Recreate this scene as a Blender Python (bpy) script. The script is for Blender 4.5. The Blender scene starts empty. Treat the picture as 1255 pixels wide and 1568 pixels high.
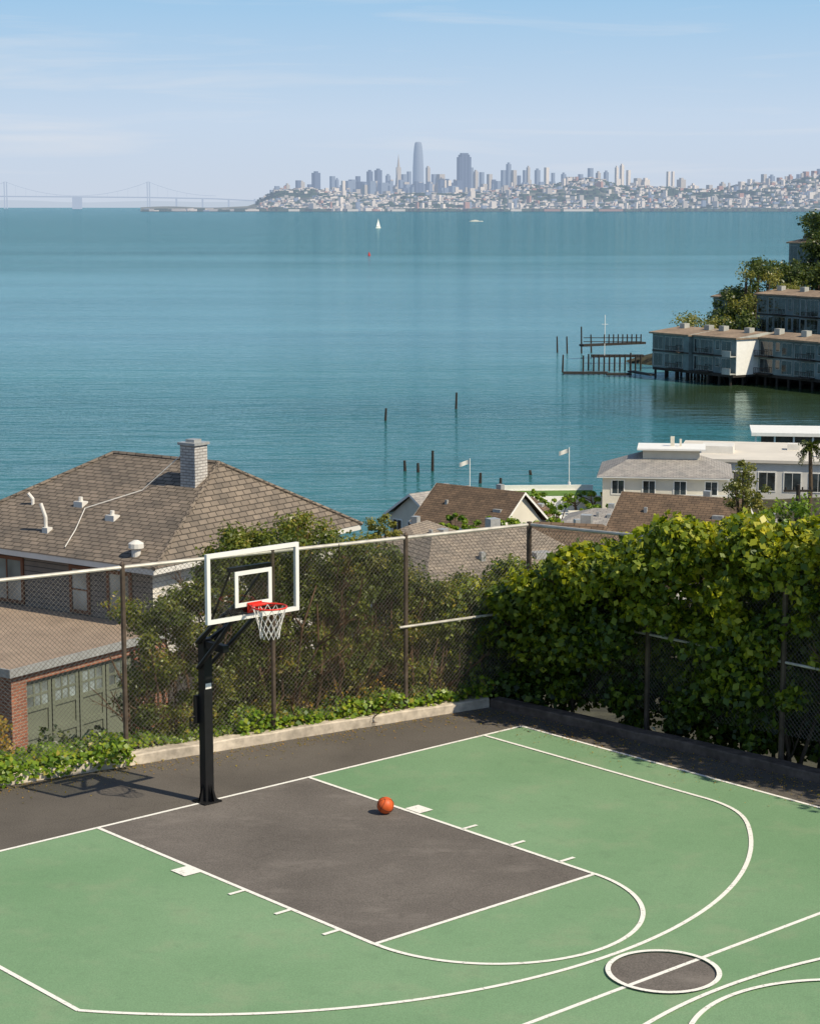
import bpy, numpy as np, math, random
from mathutils import Vector, Matrix
random.seed(7); rng=np.random.default_rng(11)
SC=bpy.context.scene; COL=SC.collection
SC.view_settings.view_transform='Standard'; SC.view_settings.look='None'; SC.view_settings.exposure=0
# ---------------------------------------------------------------- survey helpers
F=3067.8; HC=8.39; PT=math.atan(472/F); CP,SP=math.cos(PT),math.sin(PT)
def ray(px,py):
    X=(px-627.5)/F; Y=(784-py)/F
    return X, CP+Y*SP, -SP+Y*CP
def W(px,py,d):
    a,b,c=ray(px,py); t=d/b
    return Vector((a*t,d,HC+c*t))
def G(px,py,z):
    a,b,c=ray(px,py); t=(z-HC)/c
    return Vector((a*t,b*t,z))
SEA=-20.0
# ---------------------------------------------------------------- materials
def newmat(name):
    m=bpy.data.materials.new(name); m.use_nodes=True
    nt=m.node_tree; nt.nodes.clear()
    out=nt.nodes.new('ShaderNodeOutputMaterial')
    return m,nt,out
def N(nt,t,**kw):
    n=nt.nodes.new(t)
    for k,v in kw.items(): setattr(n,k,v)
    return n
def ramp(nt,fac,stops):
    r=N(nt,'ShaderNodeValToRGB'); e=r.color_ramp.elements
    e[0].position=stops[0][0]; e[0].color=(*stops[0][1],1)
    e[1].position=stops[-1][0]; e[1].color=(*stops[-1][1],1)
    for p,c in stops[1:-1]:
        x=e.new(p); x.color=(*c,1)
    nt.links.new(fac,r.inputs[0]); return r.outputs[0]
def noise(nt,scale,detail=4,vec=None,stretch=None,rough=.6):
    n=N(nt,'ShaderNodeTexNoise'); n.inputs['Scale'].default_value=scale; n.inputs['Detail'].default_value=detail
    n.inputs['Roughness'].default_value=rough
    if vec is None:
        g=N(nt,'ShaderNodeNewGeometry'); vec=g.outputs['Position']
    if stretch:
        m=N(nt,'ShaderNodeMapping'); m.inputs['Scale'].default_value=stretch
        nt.links.new(vec,m.inputs[0]); vec=m.outputs[0]
    nt.links.new(vec,n.inputs['Vector']); return n.outputs[0]
def mixc(nt,fac,a,b,mode='MIX'):
    m=N(nt,'ShaderNodeMix',data_type='RGBA',blend_type=mode)
    for s,v in ((0,fac),(6,a),(7,b)):
        if isinstance(v,(int,float)): m.inputs[s].default_value=v
        elif isinstance(v,tuple): m.inputs[s].default_value=(*v,1)
        else: nt.links.new(v,m.inputs[s])
    return m.outputs[2]
def math_(nt,op,a,b=None,c=None):
    m=N(nt,'ShaderNodeMath',operation=op)
    for i,v in enumerate((a,b,c)):
        if v is None: continue
        if isinstance(v,(int,float)): m.inputs[i].default_value=v
        else: nt.links.new(v,m.inputs[i])
    return m.outputs[0]
def pbsdf(nt,out,col,rough=.7,metal=0,spec=.5,bump=None,bstr=.3,bdist=.02):
    p=N(nt,'ShaderNodeBsdfPrincipled')
    if isinstance(col,tuple): p.inputs['Base Color'].default_value=(*col,1)
    else: nt.links.new(col,p.inputs['Base Color'])
    p.inputs['Roughness'].default_value=rough; p.inputs['Metallic'].default_value=metal
    p.inputs['Specular IOR Level'].default_value=spec
    if bump is not None:
        b=N(nt,'ShaderNodeBump'); b.inputs['Strength'].default_value=bstr; b.inputs['Distance'].default_value=bdist
        nt.links.new(bump,b.inputs['Height']); nt.links.new(b.outputs[0],p.inputs['Normal'])
    nt.links.new(p.outputs[0],out.inputs[0]); return p
def vary(name,c,amt=.2,scale=2.,rough=.7,metal=0,spec=.3,bscale=None,bstr=.3,bdist=.01,fine=None):
    m,nt,out=newmat(name)
    a=tuple(x*(1-amt) for x in c); b=tuple(min(1,x*(1+amt)) for x in c)
    col=ramp(nt,noise(nt,scale,6),[(.3,a),(.7,b)])
    if fine:
        f=noise(nt,fine,2); col=mixc(nt,1.,col,ramp(nt,f,[(.3,(.8,.8,.8)),(.7,(1.2,1.2,1.2))]),'MULTIPLY')
    pbsdf(nt,out,col,rough,metal,spec,noise(nt,bscale,3) if bscale else None,bstr,bdist)
    return m
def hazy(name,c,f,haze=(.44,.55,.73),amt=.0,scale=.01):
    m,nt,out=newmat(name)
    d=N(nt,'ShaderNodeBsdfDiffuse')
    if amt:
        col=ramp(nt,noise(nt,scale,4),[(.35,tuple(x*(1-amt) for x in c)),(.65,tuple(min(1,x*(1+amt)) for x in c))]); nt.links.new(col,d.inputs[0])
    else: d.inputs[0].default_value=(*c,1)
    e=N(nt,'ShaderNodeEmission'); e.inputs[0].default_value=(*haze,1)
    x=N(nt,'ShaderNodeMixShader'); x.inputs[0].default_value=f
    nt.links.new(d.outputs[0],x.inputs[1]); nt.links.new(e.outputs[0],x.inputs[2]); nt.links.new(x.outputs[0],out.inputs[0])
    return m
def leafmat(name,stops,trans=.35):
    m,nt,out=newmat(name)
    a=N(nt,'ShaderNodeAttribute',attribute_name='tint')
    col=ramp(nt,a.outputs['Fac'],stops)
    p=N(nt,'ShaderNodeBsdfPrincipled'); nt.links.new(col,p.inputs['Base Color']); p.inputs['Roughness'].default_value=.4; p.inputs['Specular IOR Level'].default_value=.4
    t=N(nt,'ShaderNodeBsdfTranslucent'); nt.links.new(mixc(nt,1.,col,(1.7,1.6,.4),'MULTIPLY'),t.inputs[0])
    x=N(nt,'ShaderNodeMixShader'); x.inputs[0].default_value=trans
    nt.links.new(p.outputs[0],x.inputs[1]); nt.links.new(t.outputs[0],x.inputs[2]); nt.links.new(x.outputs[0],out.inputs[0])
    return m
def brickmat(name,c1,c2,mortar,bw,rh,ms=.01,rough=.85,offs=.5,bstr=.5):
    m,nt,out=newmat(name)
    uv=N(nt,'ShaderNodeUVMap'); b=N(nt,'ShaderNodeTexBrick'); nt.links.new(uv.outputs[0],b.inputs['Vector'])
    b.inputs['Scale'].default_value=1; b.inputs['Brick Width'].default_value=bw; b.inputs['Row Height'].default_value=rh
    b.inputs['Mortar Size'].default_value=ms; b.inputs['Color1'].default_value=(*c1,1); b.inputs['Color2'].default_value=(*c2,1); b.inputs['Mortar'].default_value=(*mortar,1)
    b.offset=offs
    col=mixc(nt,1.,b.outputs[0],ramp(nt,noise(nt,1.3,6),[(.3,(.72,.73,.75)),(.7,(1.18,1.14,1.1))]),'MULTIPLY')
    inv=math_(nt,'SUBTRACT',1.,b.outputs['Fac'])
    pbsdf(nt,out,col,rough,0,.2,inv,bstr,.02)
    return m
M={}
def court_asphalt(name,c,scuff):
    m,nt,out=newmat(name)
    a=tuple(x*.78 for x in c); bb=tuple(x*1.22 for x in c)
    col=ramp(nt,noise(nt,.45,7),[(.3,a),(.7,bb)])
    col=mixc(nt,1.,col,ramp(nt,noise(nt,50,2),[(.3,(.70,.70,.70)),(.7,(1.30,1.30,1.30))]),'MULTIPLY')
    v=N(nt,'ShaderNodeTexVoronoi',feature='DISTANCE_TO_EDGE'); v.inputs['Scale'].default_value=.33
    g=N(nt,'ShaderNodeNewGeometry'); wn=N(nt,'ShaderNodeTexNoise'); wn.inputs['Scale'].default_value=1.6; wn.inputs['Detail'].default_value=6
    nt.links.new(g.outputs['Position'],wn.inputs['Vector']); pm=N(nt,'ShaderNodeVectorMath',operation='MULTIPLY_ADD'); nt.links.new(wn.outputs['Color'],pm.inputs[0]); pm.inputs[1].default_value=(1.2,1.2,0); nt.links.new(g.outputs['Position'],pm.inputs[2]); nt.links.new(pm.outputs[0],v.inputs['Vector'])
    cr=ramp(nt,v.outputs['Distance'],[(.0,(.62,.62,.62)),(.006,(1,1,1))]); col=mixc(nt,.4,col,mixc(nt,1.,col,cr,'MULTIPLY'))
    if scuff:
        sc=ramp(nt,noise(nt,.8,8,stretch=(1.,1.9,1.),rough=.65),[(.53,(0,0,0)),(.72,(.5,.5,.5))]); col=mixc(nt,sc,col,tuple(x*1.9 for x in c))
    dk=ramp(nt,noise(nt,3.3,5),[(.62,(0,0,0)),(.72,(.35,.35,.35))]); col=mixc(nt,dk,col,tuple(x*.6 for x in c))
    pbsdf(nt,out,col,.92,0,.2,noise(nt,90,3),.45,.01); return m
M['asphalt']=court_asphalt('asphalt',(.116,.102,.086),False)
M['lane']=court_asphalt('lane_asphalt',(.142,.125,.109),True)
def green_mat():
    m,nt,out=newmat('green_acrylic')
    col=ramp(nt,noise(nt,.3,6),[(.32,(.155,.272,.140)),(.68,(.200,.318,.176))])
    col=mixc(nt,1.,col,ramp(nt,noise(nt,55,2),[(.3,(.84,.84,.84)),(.7,(1.16,1.16,1.16))]),'MULTIPLY')
    st=ramp(nt,noise(nt,1.2,8,rough=.65),[(.52,(0,0,0)),(.78,(.45,.45,.45))])
    col=mixc(nt,st,col,(.28,.30,.19))
    dk=ramp(nt,noise(nt,3.4,8,rough=.65),[(.55,(0,0,0)),(.75,(.4,.4,.4))]); col=mixc(nt,dk,col,(.12,.195,.11))
    pbsdf(nt,out,col,.85,0,.25,noise(nt,100,3),.3,.008); return m
M['green']=green_mat()
def line_mat():
    m,nt,out=newmat('line_paint')
    col=ramp(nt,noise(nt,22,6),[(.30,(.42,.42,.36)),(.44,(.82,.79,.71))])
    pbsdf(nt,out,col,.8,0,.3); return m
M['line']=line_mat()
M['concrete']=vary('concrete',(.50,.43,.34),.35,1.5,.95,bscale=20,bstr=.5,fine=8)
M['darkconc']=vary('dark_kerb',(.11,.085,.07),.35,2.,.95,bscale=20,fine=8)
M['soil']=vary('soil',(.055,.05,.028),.5,.8,1.,bscale=3,bstr=.6,bdist=.1,fine=6)
M['galv']=vary('galvanised',(.50,.47,.41),.25,5.,.5,.3)
M['rust']=vary('weathered_post',(.10,.075,.055),.4,6.,.7,.2)
M['wire']=vary('wire',(.21,.19,.155),.3,3.,.5,.4)
M['black']=vary('black_steel',(.012,.012,.013),.2,8.,.45)
M['white']=vary('white_paint',(.80,.78,.72),.06,2.,.5)
M['offwhite']=vary('offwhite_paint',(.68,.65,.59),.1,1.,.7)
M['red']=vary('red_rim',(.68,.035,.02),.1,8.,.4)
M['netc']=vary('net_cord',(.75,.72,.66),.1,20.,.9)
M['brown']=vary('bark',(.10,.07,.045),.4,12.,.95)
M['twig']=vary('twig',(.13,.08,.048),.4,6.,.95)
M['pile']=vary('piling_wood',(.035,.03,.025),.4,4.,.9)
M['shingle']=brickmat('shingle',(.25,.205,.16),(.168,.14,.112),(.065,.055,.045),.33,.16,.016)
M['shingle2']=brickmat('shingle_brown',(.19,.13,.085),(.135,.095,.065),(.07,.05,.035),.5,.22,.02)
M['shingle3']=brickmat('shingle_grey',(.36,.34,.31),(.30,.28,.26),(.2,.19,.18),.5,.25,.02)
M['shinglet']=brickmat('shingle_tan',(.31,.26,.205),(.25,.21,.17),(.12,.10,.08),.4,.2,.02)
M['brick']=brickmat('brick',(.38,.145,.08),(.26,.09,.055),(.33,.27,.21),.22,.075,.010)
M['gravel']=vary('gravel_roof',(.30,.225,.165),.18,1.5,.95,bscale=40,fine=30)
M['siding_shade']=brickmat('shaded_siding',(.20,.19,.17),(.18,.17,.155),(.08,.08,.08),40,.14,.012)
M['siding_white']=brickmat('white_siding',(.68,.64,.56),(.64,.61,.54),(.3,.3,.3),40,.14,.010)
M['stucco']=vary('stucco',(.66,.61,.50),.10,.6,.9,bscale=12)
M['condo']=vary('condo_siding',(.150,.195,.195),.28,.25,.85,fine=.8)
M['condo_pale']=vary('condo_wall_paint',(.62,.57,.49),.10,.3,.85)  # pale wall paint, used for the flat roof slab
M['condo_roof']=vary('condo_roof',(.26,.19,.13),.25,.3,.95,fine=2)
M['condo_trim']=vary('condo_trim',(.38,.38,.34),.25,.5,.8)
M['door']=vary('garage_door',(.155,.17,.12),.1,2.,.6)
def glassdark(name='window_glass',c=(.03,.04,.045)):
    m,nt,out=newmat(name); col=ramp(nt,noise(nt,.8,2),[(.35,tuple(x*.4 for x in c)),(.65,tuple(x*2. for x in c))])
    pbsdf(nt,out,col,.08,0,.9); return m
M['glass']=glassdark()
M['glassd']=glassdark('condo_window_glass',(.016,.022,.025))
M['glassl']=glassdark('pale_window_glass',(.18,.21,.2))
M['trimbrown']=vary('brown_trim',(.15,.07,.04),.2,3.,.6)
M['darkwood']=vary('dark_wood',(.045,.036,.03),.3,2.,.9)
M['lawn']=vary('lawn',(.10,.18,.035),.3,1.,1.)
M['metal']=vary('roof_vent_metal',(.42,.42,.40),.2,6.,.4,.3)
def clearglass():
    m,nt,out=newmat('backboard_glass')
    t=N(nt,'ShaderNodeBsdfTransparent'); t.inputs[0].default_value=(.86,.88,.86,1)
    g=N(nt,'ShaderNodeBsdfGlossy'); g.inputs['Roughness'].default_value=.03; g.inputs[0].default_value=(.9,.9,.9,1)
    x=N(nt,'ShaderNodeMixShader'); x.inputs[0].default_value=.07
    nt.links.new(t.outputs[0],x.inputs[1]); nt.links.new(g.outputs[0],x.inputs[2]); nt.links.new(x.outputs[0],out.inputs[0]); return m
M['clear']=clearglass()
# ---------------------------------------------------------------- mesh builder
class MB:
    def __init__(s): s.v=[]; s.f=[]; s.m=[]
    def face(s,pts,mi=0):
        i=len(s.v); s.v+= [tuple(p) for p in pts]; s.f.append(tuple(range(i,i+len(pts)))); s.m.append(mi)
    def box(s,x0,x1,y0,y1,z0,z1,mi=0,M4=None):
        c=[(x,y,z) for z in (z0,z1) for y in (y0,y1) for x in (x0,x1)]
        if M4 is not None: c=[tuple(M4@Vector(p)) for p in c]
        i=len(s.v); s.v+=c
        for q in ((0,2,3,1),(4,5,7,6),(0,1,5,4),(2,6,7,3),(0,4,6,2),(1,3,7,5)):
            s.f.append(tuple(i+k for k in q)); s.m.append(mi)
    def tube(s,pts,r,n=6,mi=0,cap=True):
        pts=[Vector(p) for p in pts]; rr=r if isinstance(r,(list,tuple)) else [r]*len(pts)
        i0=len(s.v)
        for k,p in enumerate(pts):
            d=(pts[min(k+1,len(pts)-1)]-pts[max(k-1,0)])
            if d.length<1e-9: d=Vector((0,0,1))
            d.normalize(); a=Vector((0,0,1)) if abs(d.z)<.9 else Vector((1,0,0))
            u=d.cross(a).normalized(); w=d.cross(u)
            for j in range(n):
                t=2*math.pi*j/n; s.v.append(tuple(p+(u*math.cos(t)+w*math.sin(t))*rr[k]))
        for k in range(len(pts)-1):
            for j in range(n):
                a=i0+k*n+j; b=i0+k*n+(j+1)%n
                s.f.append((a,b,b+n,a+n)); s.m.append(mi)
        if cap:
            s.f.append(tuple(i0+j for j in range(n))[::-1]); s.m.append(mi)
            e=i0+(len(pts)-1)*n; s.f.append(tuple(e+j for j in range(n))); s.m.append(mi)
    def prism(s,poly,z0,z1,mi=0):
        n=len(poly); i=len(s.v); s.v+=[(x,y,z0) for x,y in poly]+[(x,y,z1) for x,y in poly]
        s.f.append(tuple(i+k for k in range(n))[::-1]); s.m.append(mi)
        s.f.append(tuple(i+n+k for k in range(n))); s.m.append(mi)
        for k in range(n):
            a=i+k;b=i+(k+1)%n; s.f.append((a,b,b+n,a+n)); s.m.append(mi)
    def build(s,name,mats,parent=None,smooth=False,loc=None,rot=0):
        me=bpy.data.meshes.new(name); me.from_pydata(s.v,[],s.f)
        for m in (mats if isinstance(mats,list) else [mats]): me.materials.append(m)
        me.polygons.foreach_set('material_index',s.m)
        if smooth: me.polygons.foreach_set('use_smooth',[True]*len(s.f))
        me.update()
        Z=Vector((0,0,1))
        if len(s.f)<20000:
            uv=me.uv_layers.new(name='UVMap')
            buf=[0.]*(2*len(me.loops))
            for p in me.polygons:
                n=p.normal; u=Z.cross(n)
                u=Vector((1,0,0)) if u.length<.05 else u.normalized()
                w=n.cross(u)
                for li in p.loop_indices:
                    co=me.vertices[me.loops[li].vertex_index].co
                    buf[2*li]=co.dot(u); buf[2*li+1]=co.dot(w)
            uv.data.foreach_set('uv',buf)
        o=bpy.data.objects.new(name,me); COL.objects.link(o)
        if parent: o.parent=parent
        if loc is not None: o.location=loc
        o.rotation_euler[2]=rot
        return o
def empty(name,loc=(0,0,0),rot=0):
    o=bpy.data.objects.new(name,None); COL.objects.link(o); o.location=loc; o.rotation_euler[2]=rot; o.empty_display_size=.2
    return o
# ---------------------------------------------------------------- foliage
def leafobj(name,P,Nn,L,mat,parent=None,aspect=.55,droop=0.,tint=None):
    n=len(P); r=rng.normal(size=(n,3)); 
    d=r-(r*Nn).sum(1,keepdims=True)*Nn*.8; d[:,2]-=droop; d/=np.linalg.norm(d,axis=1,keepdims=True)
    w=np.cross(Nn,d); w/=np.linalg.norm(w,axis=1,keepdims=True)+1e-9
    nn=np.cross(d,w); L=np.asarray(L).reshape(-1,1)*np.ones((n,1))
    a=P-d*L*.5; b=P+w*L*aspect*.5+nn*L*.1; c=P+d*L*.5; e=P-w*L*aspect*.5+nn*L*.1
    V=np.stack([a,b,c,e],1).reshape(-1,3)
    me=bpy.data.meshes.new(name); me.vertices.add(4*n); me.vertices.foreach_set('co',V.ravel())
    me.loops.add(4*n); me.loops.foreach_set('vertex_index',np.arange(4*n,dtype=np.int32))
    me.polygons.add(n); me.polygons.foreach_set('loop_start',np.arange(0,4*n,4,dtype=np.int32)); me.polygons.foreach_set('loop_total',np.full(n,4,dtype=np.int32))
    me.materials.append(mat); me.update(calc_edges=True)
    at=me.attributes.new('tint','FLOAT','FACE')
    if tint is None: tint=rng.random(n)
    at.data.foreach_set('value',np.clip(tint,0,1).astype(np.float32))
    o=bpy.data.objects.new(name,me); COL.objects.link(o)
    if parent: o.parent=parent
    return o
def clumpleaves(C,R,per,shell=.55):
    m=len(C); n=m*per
    idx=np.repeat(np.arange(m),per)
    u=rng.normal(size=(n,3)); u/=np.linalg.norm(u,axis=1,keepdims=True)
    rad=(shell+(1.18-shell)*rng.random(n)**.8)*R[idx]
    lump=1+.3*np.sin(u[:,0]*5+idx)*np.cos(u[:,2]*6+idx*2)
    P=C[idx]+u*(rad*lump)[:,None]*np.array([1,1,.8])
    nn=u*.6+rng.normal(size=(n,3))*.45+np.array([0,0,.35]); nn/=np.linalg.norm(nn,axis=1,keepdims=True)
    tc=rng.random(m)[idx]
    return P,nn,tc
SUNV=Vector((2.40,-1.67,3.05)).normalized()
LM={}
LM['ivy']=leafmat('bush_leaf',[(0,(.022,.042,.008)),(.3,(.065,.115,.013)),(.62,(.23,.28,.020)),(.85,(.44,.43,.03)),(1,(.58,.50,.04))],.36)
LM['olive']=leafmat('shrub_leaf',[(0,(.035,.055,.012)),(.4,(.10,.135,.022)),(.75,(.21,.23,.032)),(1,(.34,.23,.05))],.32)
LM['bright']=leafmat('ivy_leaf',[(0,(.06,.12,.012)),(.5,(.15,.25,.02)),(.9,(.30,.37,.03)),(1,(.38,.29,.05))],.35)
LM['weed']=leafmat('weed_leaf',[(0,(.16,.15,.02)),(.5,(.36,.26,.03)),(1,(.50,.25,.04))],.35)
LM['dark']=leafmat('tree_leaf',[(0,(.022,.036,.010)),(.5,(.055,.085,.016)),(1,(.15,.17,.03))],.22)
LM['pale']=leafmat('pale_leaf',[(0,(.07,.09,.02)),(.5,(.18,.19,.04)),(1,(.34,.29,.07))],.3)

# ================================================================= GROUND
fdir=Vector((.842,.539)); A0=Vector((-5.97,28.21)); B0=Vector((1.33,32.88)); nL=Vector((-.539,.842))
rdir=Vector((.72,-.694)); nR=Vector((.694,.72))
P0c=np.array([40.,331.]); uc=np.array([.549,-.836]); vc=np.array([.836,.549])
def hgt(x,y):
    s1=(x-A0.x)*nL.x+(y-A0.y)*nL.y; s2=(x-B0.x)*nR.x+(y-B0.y)*nR.y
    s=np.maximum(s1,s2)
    near=np.interp(s,[.25,.6,3,14,30],[-.03,-.15,-1.3,-5.5,-6.5])
    shore=np.interp(x,[-300,-6,4,20,35,55,120,300],[150,166,182,195,215,245,290,330])
    yy=y*190/shore
    hy=np.interp(yy,[40,52,75,130,165,186,193],[-3.5,-5.6,-9,-16.8,-19.0,-19.5,-25])
    h=np.where(yy>40,np.minimum(near,hy),near)
    q=(x-40)*vc[0]+(y-331)*vc[1]; u=(x-40)*uc[0]+(y-331)*uc[1]
    hill=np.interp(q,[8,18,45,80,130,300],[-25,-19,-14.5,-6,9,30])
    tp=np.clip((u+46)/22,0,1); tp=tp*tp*(3-2*tp)
    hill=-25+(hill+25)*tp
    return np.where(y>shore*.99,np.maximum(h,hill),h)
xs=np.unique(np.concatenate([np.arange(-400,-60,20),np.arange(-60,-14,3.),np.arange(-14,16,.5),np.arange(16,110,3.),np.arange(110,700,20)]))
ys=np.unique(np.concatenate([np.arange(-80,14,6.),np.arange(14,50,.5),np.arange(50,420,4.),np.arange(420,900,20)]))
XX,YY=np.meshgrid(xs,ys); ZZ=hgt(XX,YY)
nx,ny=len(xs),len(ys)
V=np.stack([XX,YY,ZZ],-1).reshape(-1,3); ii=np.arange(nx*ny).reshape(ny,nx)
Fq=np.stack([ii[:-1,:-1],ii[:-1,1:],ii[1:,1:],ii[1:,:-1]],-1).reshape(-1,4)
me=bpy.data.meshes.new('ground'); me.from_pydata(V.tolist(),[],Fq.tolist()); me.materials.append(M['soil'])
o=bpy.data.objects.new('ground',me); COL.objects.link(o)
# ================================================================= SEA
def sea_mat():
    m,nt,out=newmat('sea_water')
    g=N(nt,'ShaderNodeNewGeometry'); pos=g.outputs['Position']
    sx=N(nt,'ShaderNodeSeparateXYZ'); nt.links.new(pos,sx.inputs[0])
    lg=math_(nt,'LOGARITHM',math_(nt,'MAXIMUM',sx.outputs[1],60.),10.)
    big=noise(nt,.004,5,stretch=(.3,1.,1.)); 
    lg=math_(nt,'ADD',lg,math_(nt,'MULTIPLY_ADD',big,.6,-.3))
    fac=math_(nt,'MULTIPLY_ADD',lg,.5,-1.)       # log10 distance from the camera 2..4 -> 0..1
    col=ramp(nt,fac,[(.10,(.022,.120,.112)),(.22,(.032,.145,.152)),(.34,(.100,.240,.290)),(.44,(.085,.215,.255)),(.54,(.022,.112,.115)),(.72,(.012,.088,.088)),(.95,(.022,.100,.110))])  # water tones by distance; bands of wave reflection put into the base colour
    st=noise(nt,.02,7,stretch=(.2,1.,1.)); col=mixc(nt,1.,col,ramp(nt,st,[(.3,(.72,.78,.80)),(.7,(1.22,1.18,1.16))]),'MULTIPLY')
    # sheltered shallow cove; dark reflection of hill and apartments put into its colour
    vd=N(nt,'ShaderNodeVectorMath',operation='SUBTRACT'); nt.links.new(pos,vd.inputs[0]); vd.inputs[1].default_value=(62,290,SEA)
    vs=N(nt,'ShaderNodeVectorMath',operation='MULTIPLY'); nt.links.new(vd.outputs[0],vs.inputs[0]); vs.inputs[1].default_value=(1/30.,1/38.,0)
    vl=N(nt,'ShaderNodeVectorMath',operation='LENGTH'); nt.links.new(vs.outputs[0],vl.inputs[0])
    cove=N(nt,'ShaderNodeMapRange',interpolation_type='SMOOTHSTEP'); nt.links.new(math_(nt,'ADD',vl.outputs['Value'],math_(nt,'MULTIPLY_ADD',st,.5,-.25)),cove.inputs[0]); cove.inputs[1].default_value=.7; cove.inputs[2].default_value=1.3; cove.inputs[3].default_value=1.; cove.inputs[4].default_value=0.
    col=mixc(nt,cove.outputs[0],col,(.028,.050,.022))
    n1=noise(nt,.62,4,stretch=(.28,1.,1.),rough=.6); n2=noise(nt,.11,5,stretch=(.3,1.,1.)); 
    h=math_(nt,'MULTIPLY_ADD',n2,2.6,n1)
    b=N(nt,'ShaderNodeBump'); nt.links.new(math_(nt,'MULTIPLY_ADD',cove.outputs[0],-.75,.95),b.inputs['Strength']); b.inputs['Distance'].default_value=.5; nt.links.new(h,b.inputs['Height'])
    d=N(nt,'ShaderNodeBsdfDiffuse'); nt.links.new(col,d.inputs[0]); 
    gl=N(nt,'ShaderNodeBsdfGlossy'); gl.inputs['Roughness'].default_value=.09; nt.links.new(b.outputs[0],gl.inputs['Normal']); gl.inputs[0].default_value=(.76,.97,1,1)
    fr=N(nt,'ShaderNodeFresnel'); fr.inputs[0].default_value=1.33; nt.links.new(b.outputs[0],fr.inputs['Normal'])
    mr=N(nt,'ShaderNodeMapRange'); nt.links.new(fr.outputs[0],mr.inputs[0]); mr.inputs[3].default_value=.06; mr.inputs[4].default_value=.72
    x=N(nt,'ShaderNodeMixShader'); nt.links.new(mr.outputs[0],x.inputs[0]); nt.links.new(d.outputs[0],x.inputs[1]); nt.links.new(gl.outputs[0],x.inputs[2]); nt.links.new(x.outputs[0],out.inputs[0])
    return m
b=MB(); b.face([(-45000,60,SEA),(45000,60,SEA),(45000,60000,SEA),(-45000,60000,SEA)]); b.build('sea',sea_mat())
# ================================================================= COURT
CO=(-2.874,27.466,0); TH=-.8461
far_r=B0+rdir*30; 
b=MB(); a=A0-fdir*22
b.face([(a.x,a.y,0),(a.x+20,a.y-40,0),(far_r.x,far_r.y-18,0),(far_r.x,far_r.y,0),(B0.x,B0.y,0)]); b.build('asphalt_court',M['asphalt'])
court=empty('basketball_court',CO,TH)
HX=8.55; SY=6.26
b=MB(); z=.004
for (x0,x1,y0,y1) in ((0,5.79,1.83,SY),(0,5.79,-SY,-1.83),(5.79,HX*2-5.79,-SY,SY),(HX*2-5.79,HX*2,-SY,-1.83),(HX*2-5.79,HX*2,1.83,SY)):
    b.face([(x0,y0,z),(x1,y0,z),(x1,y1,z),(x0,y1,z)])
b.build('green_surface',M['green'],court)
b=MB(); b.face([(0,-1.83,z),(5.79,-1.83,z),(5.79,1.83,z),(0,1.83,z)]); b.build('lane_surface',M['lane'],court)
b=MB(); b.face([(HX+.6*math.cos(t),.6*math.sin(t),.007) for t in np.linspace(0,2*math.pi,65)[:-1]]); b.build('centre_disc',M['lane'],court)
b=MB(); zl=[.009]
def stripe(x0,y0,x1,y1,w=.058):
    d=Vector((x1-x0,y1-y0)).normalized(); n=Vector((-d.y,d.x))*w/2; zz=zl[0]; zl[0]+=.0006
    b.face([(x0+n.x,y0+n.y,zz),(x0-n.x,y0-n.y,zz),(x1-n.x,y1-n.y,zz),(x1+n.x,y1+n.y,zz)])
def arc(cx,cy,R,t0,t1,w=.058,n=72):
    zz=zl[0]; zl[0]+=.0006
    for k in range(n):
        a0=t0+(t1-t0)*k/n; a1=t0+(t1-t0)*(k+1)/n
        b.face([(cx+(R-w/2)*math.cos(a0),cy+(R-w/2)*math.sin(a0),zz),(cx+(R+w/2)*math.cos(a0),cy+(R+w/2)*math.sin(a0),zz),
                (cx+(R+w/2)*math.cos(a1),cy+(R+w/2)*math.sin(a1),zz),(cx+(R-w/2)*math.cos(a1),cy+(R-w/2)*math.sin(a1),zz)])
Y3=5.40; R3=6.85; XR=.97; ah=math.asin(Y3/R3); xe=XR+R3*math.cos(ah)
stripe(0,-SY,0,SY); stripe(0,SY,2*HX,SY); stripe(0,-SY,2*HX,-SY); stripe(HX,-SY,HX,SY)
for sgn,ox in ((1,0),(-1,2*HX)):
    fx=lambda x: ox+sgn*x
    for y in (-1.83,1.83): stripe(fx(0),y,fx(5.79),y)
    stripe(fx(5.79),-1.856,fx(5.79),1.856)
    for y in (-Y3,Y3):
        if sgn>0 and y>0: stripe(0,y,4.55,y)
        else: stripe(fx(0),y,fx(xe),y)
    if sgn>0:
        arc(XR,0,R3,-ah,ah-.13)
        p0=Vector((4.55,Y3)); p3=Vector((XR+R3*math.cos(ah-.13),R3*math.sin(ah-.13))); tg=Vector((-math.sin(ah-.13),math.cos(ah-.13)))
        p1=p0+Vector((.6,0)); p2=p3+tg*.5; zz=zl[0]; zl[0]+=.0006; prev=None
        for i in range(19):
            t=i/18; q=p0*(1-t)**3+p1*3*t*(1-t)**2+p2*3*t*t*(1-t)+p3*t**3
            dq=(p1-p0)*3*(1-t)**2+(p2-p1)*6*t*(1-t)+(p3-p2)*3*t*t; dq.normalize(); nn_=Vector((-dq.y,dq.x))*.029
            cur=((q.x+nn_.x,q.y+nn_.y,zz),(q.x-nn_.x,q.y-nn_.y,zz))
            if prev: b.face([prev[0],prev[1],cur[1],cur[0]])
            prev=cur
        arc(5.79,0,1.83,-math.pi/2,math.pi/2)
    else: arc(fx(XR),0,R3,math.pi-ah,math.pi+ah); arc(fx(5.79),0,1.83,math.pi/2,1.5*math.pi)
    for s in (-1,1):
        stripe(fx(2.13),s*1.985,fx(2.44),s*1.985,.25)
        for t in (3.35,4.27,5.18): stripe(fx(t),s*1.83,fx(t),s*2.09)
arc(HX,0,.61,0,2*math.pi)
b.build('line_markings',M['line'],court)
b=MB()
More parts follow.
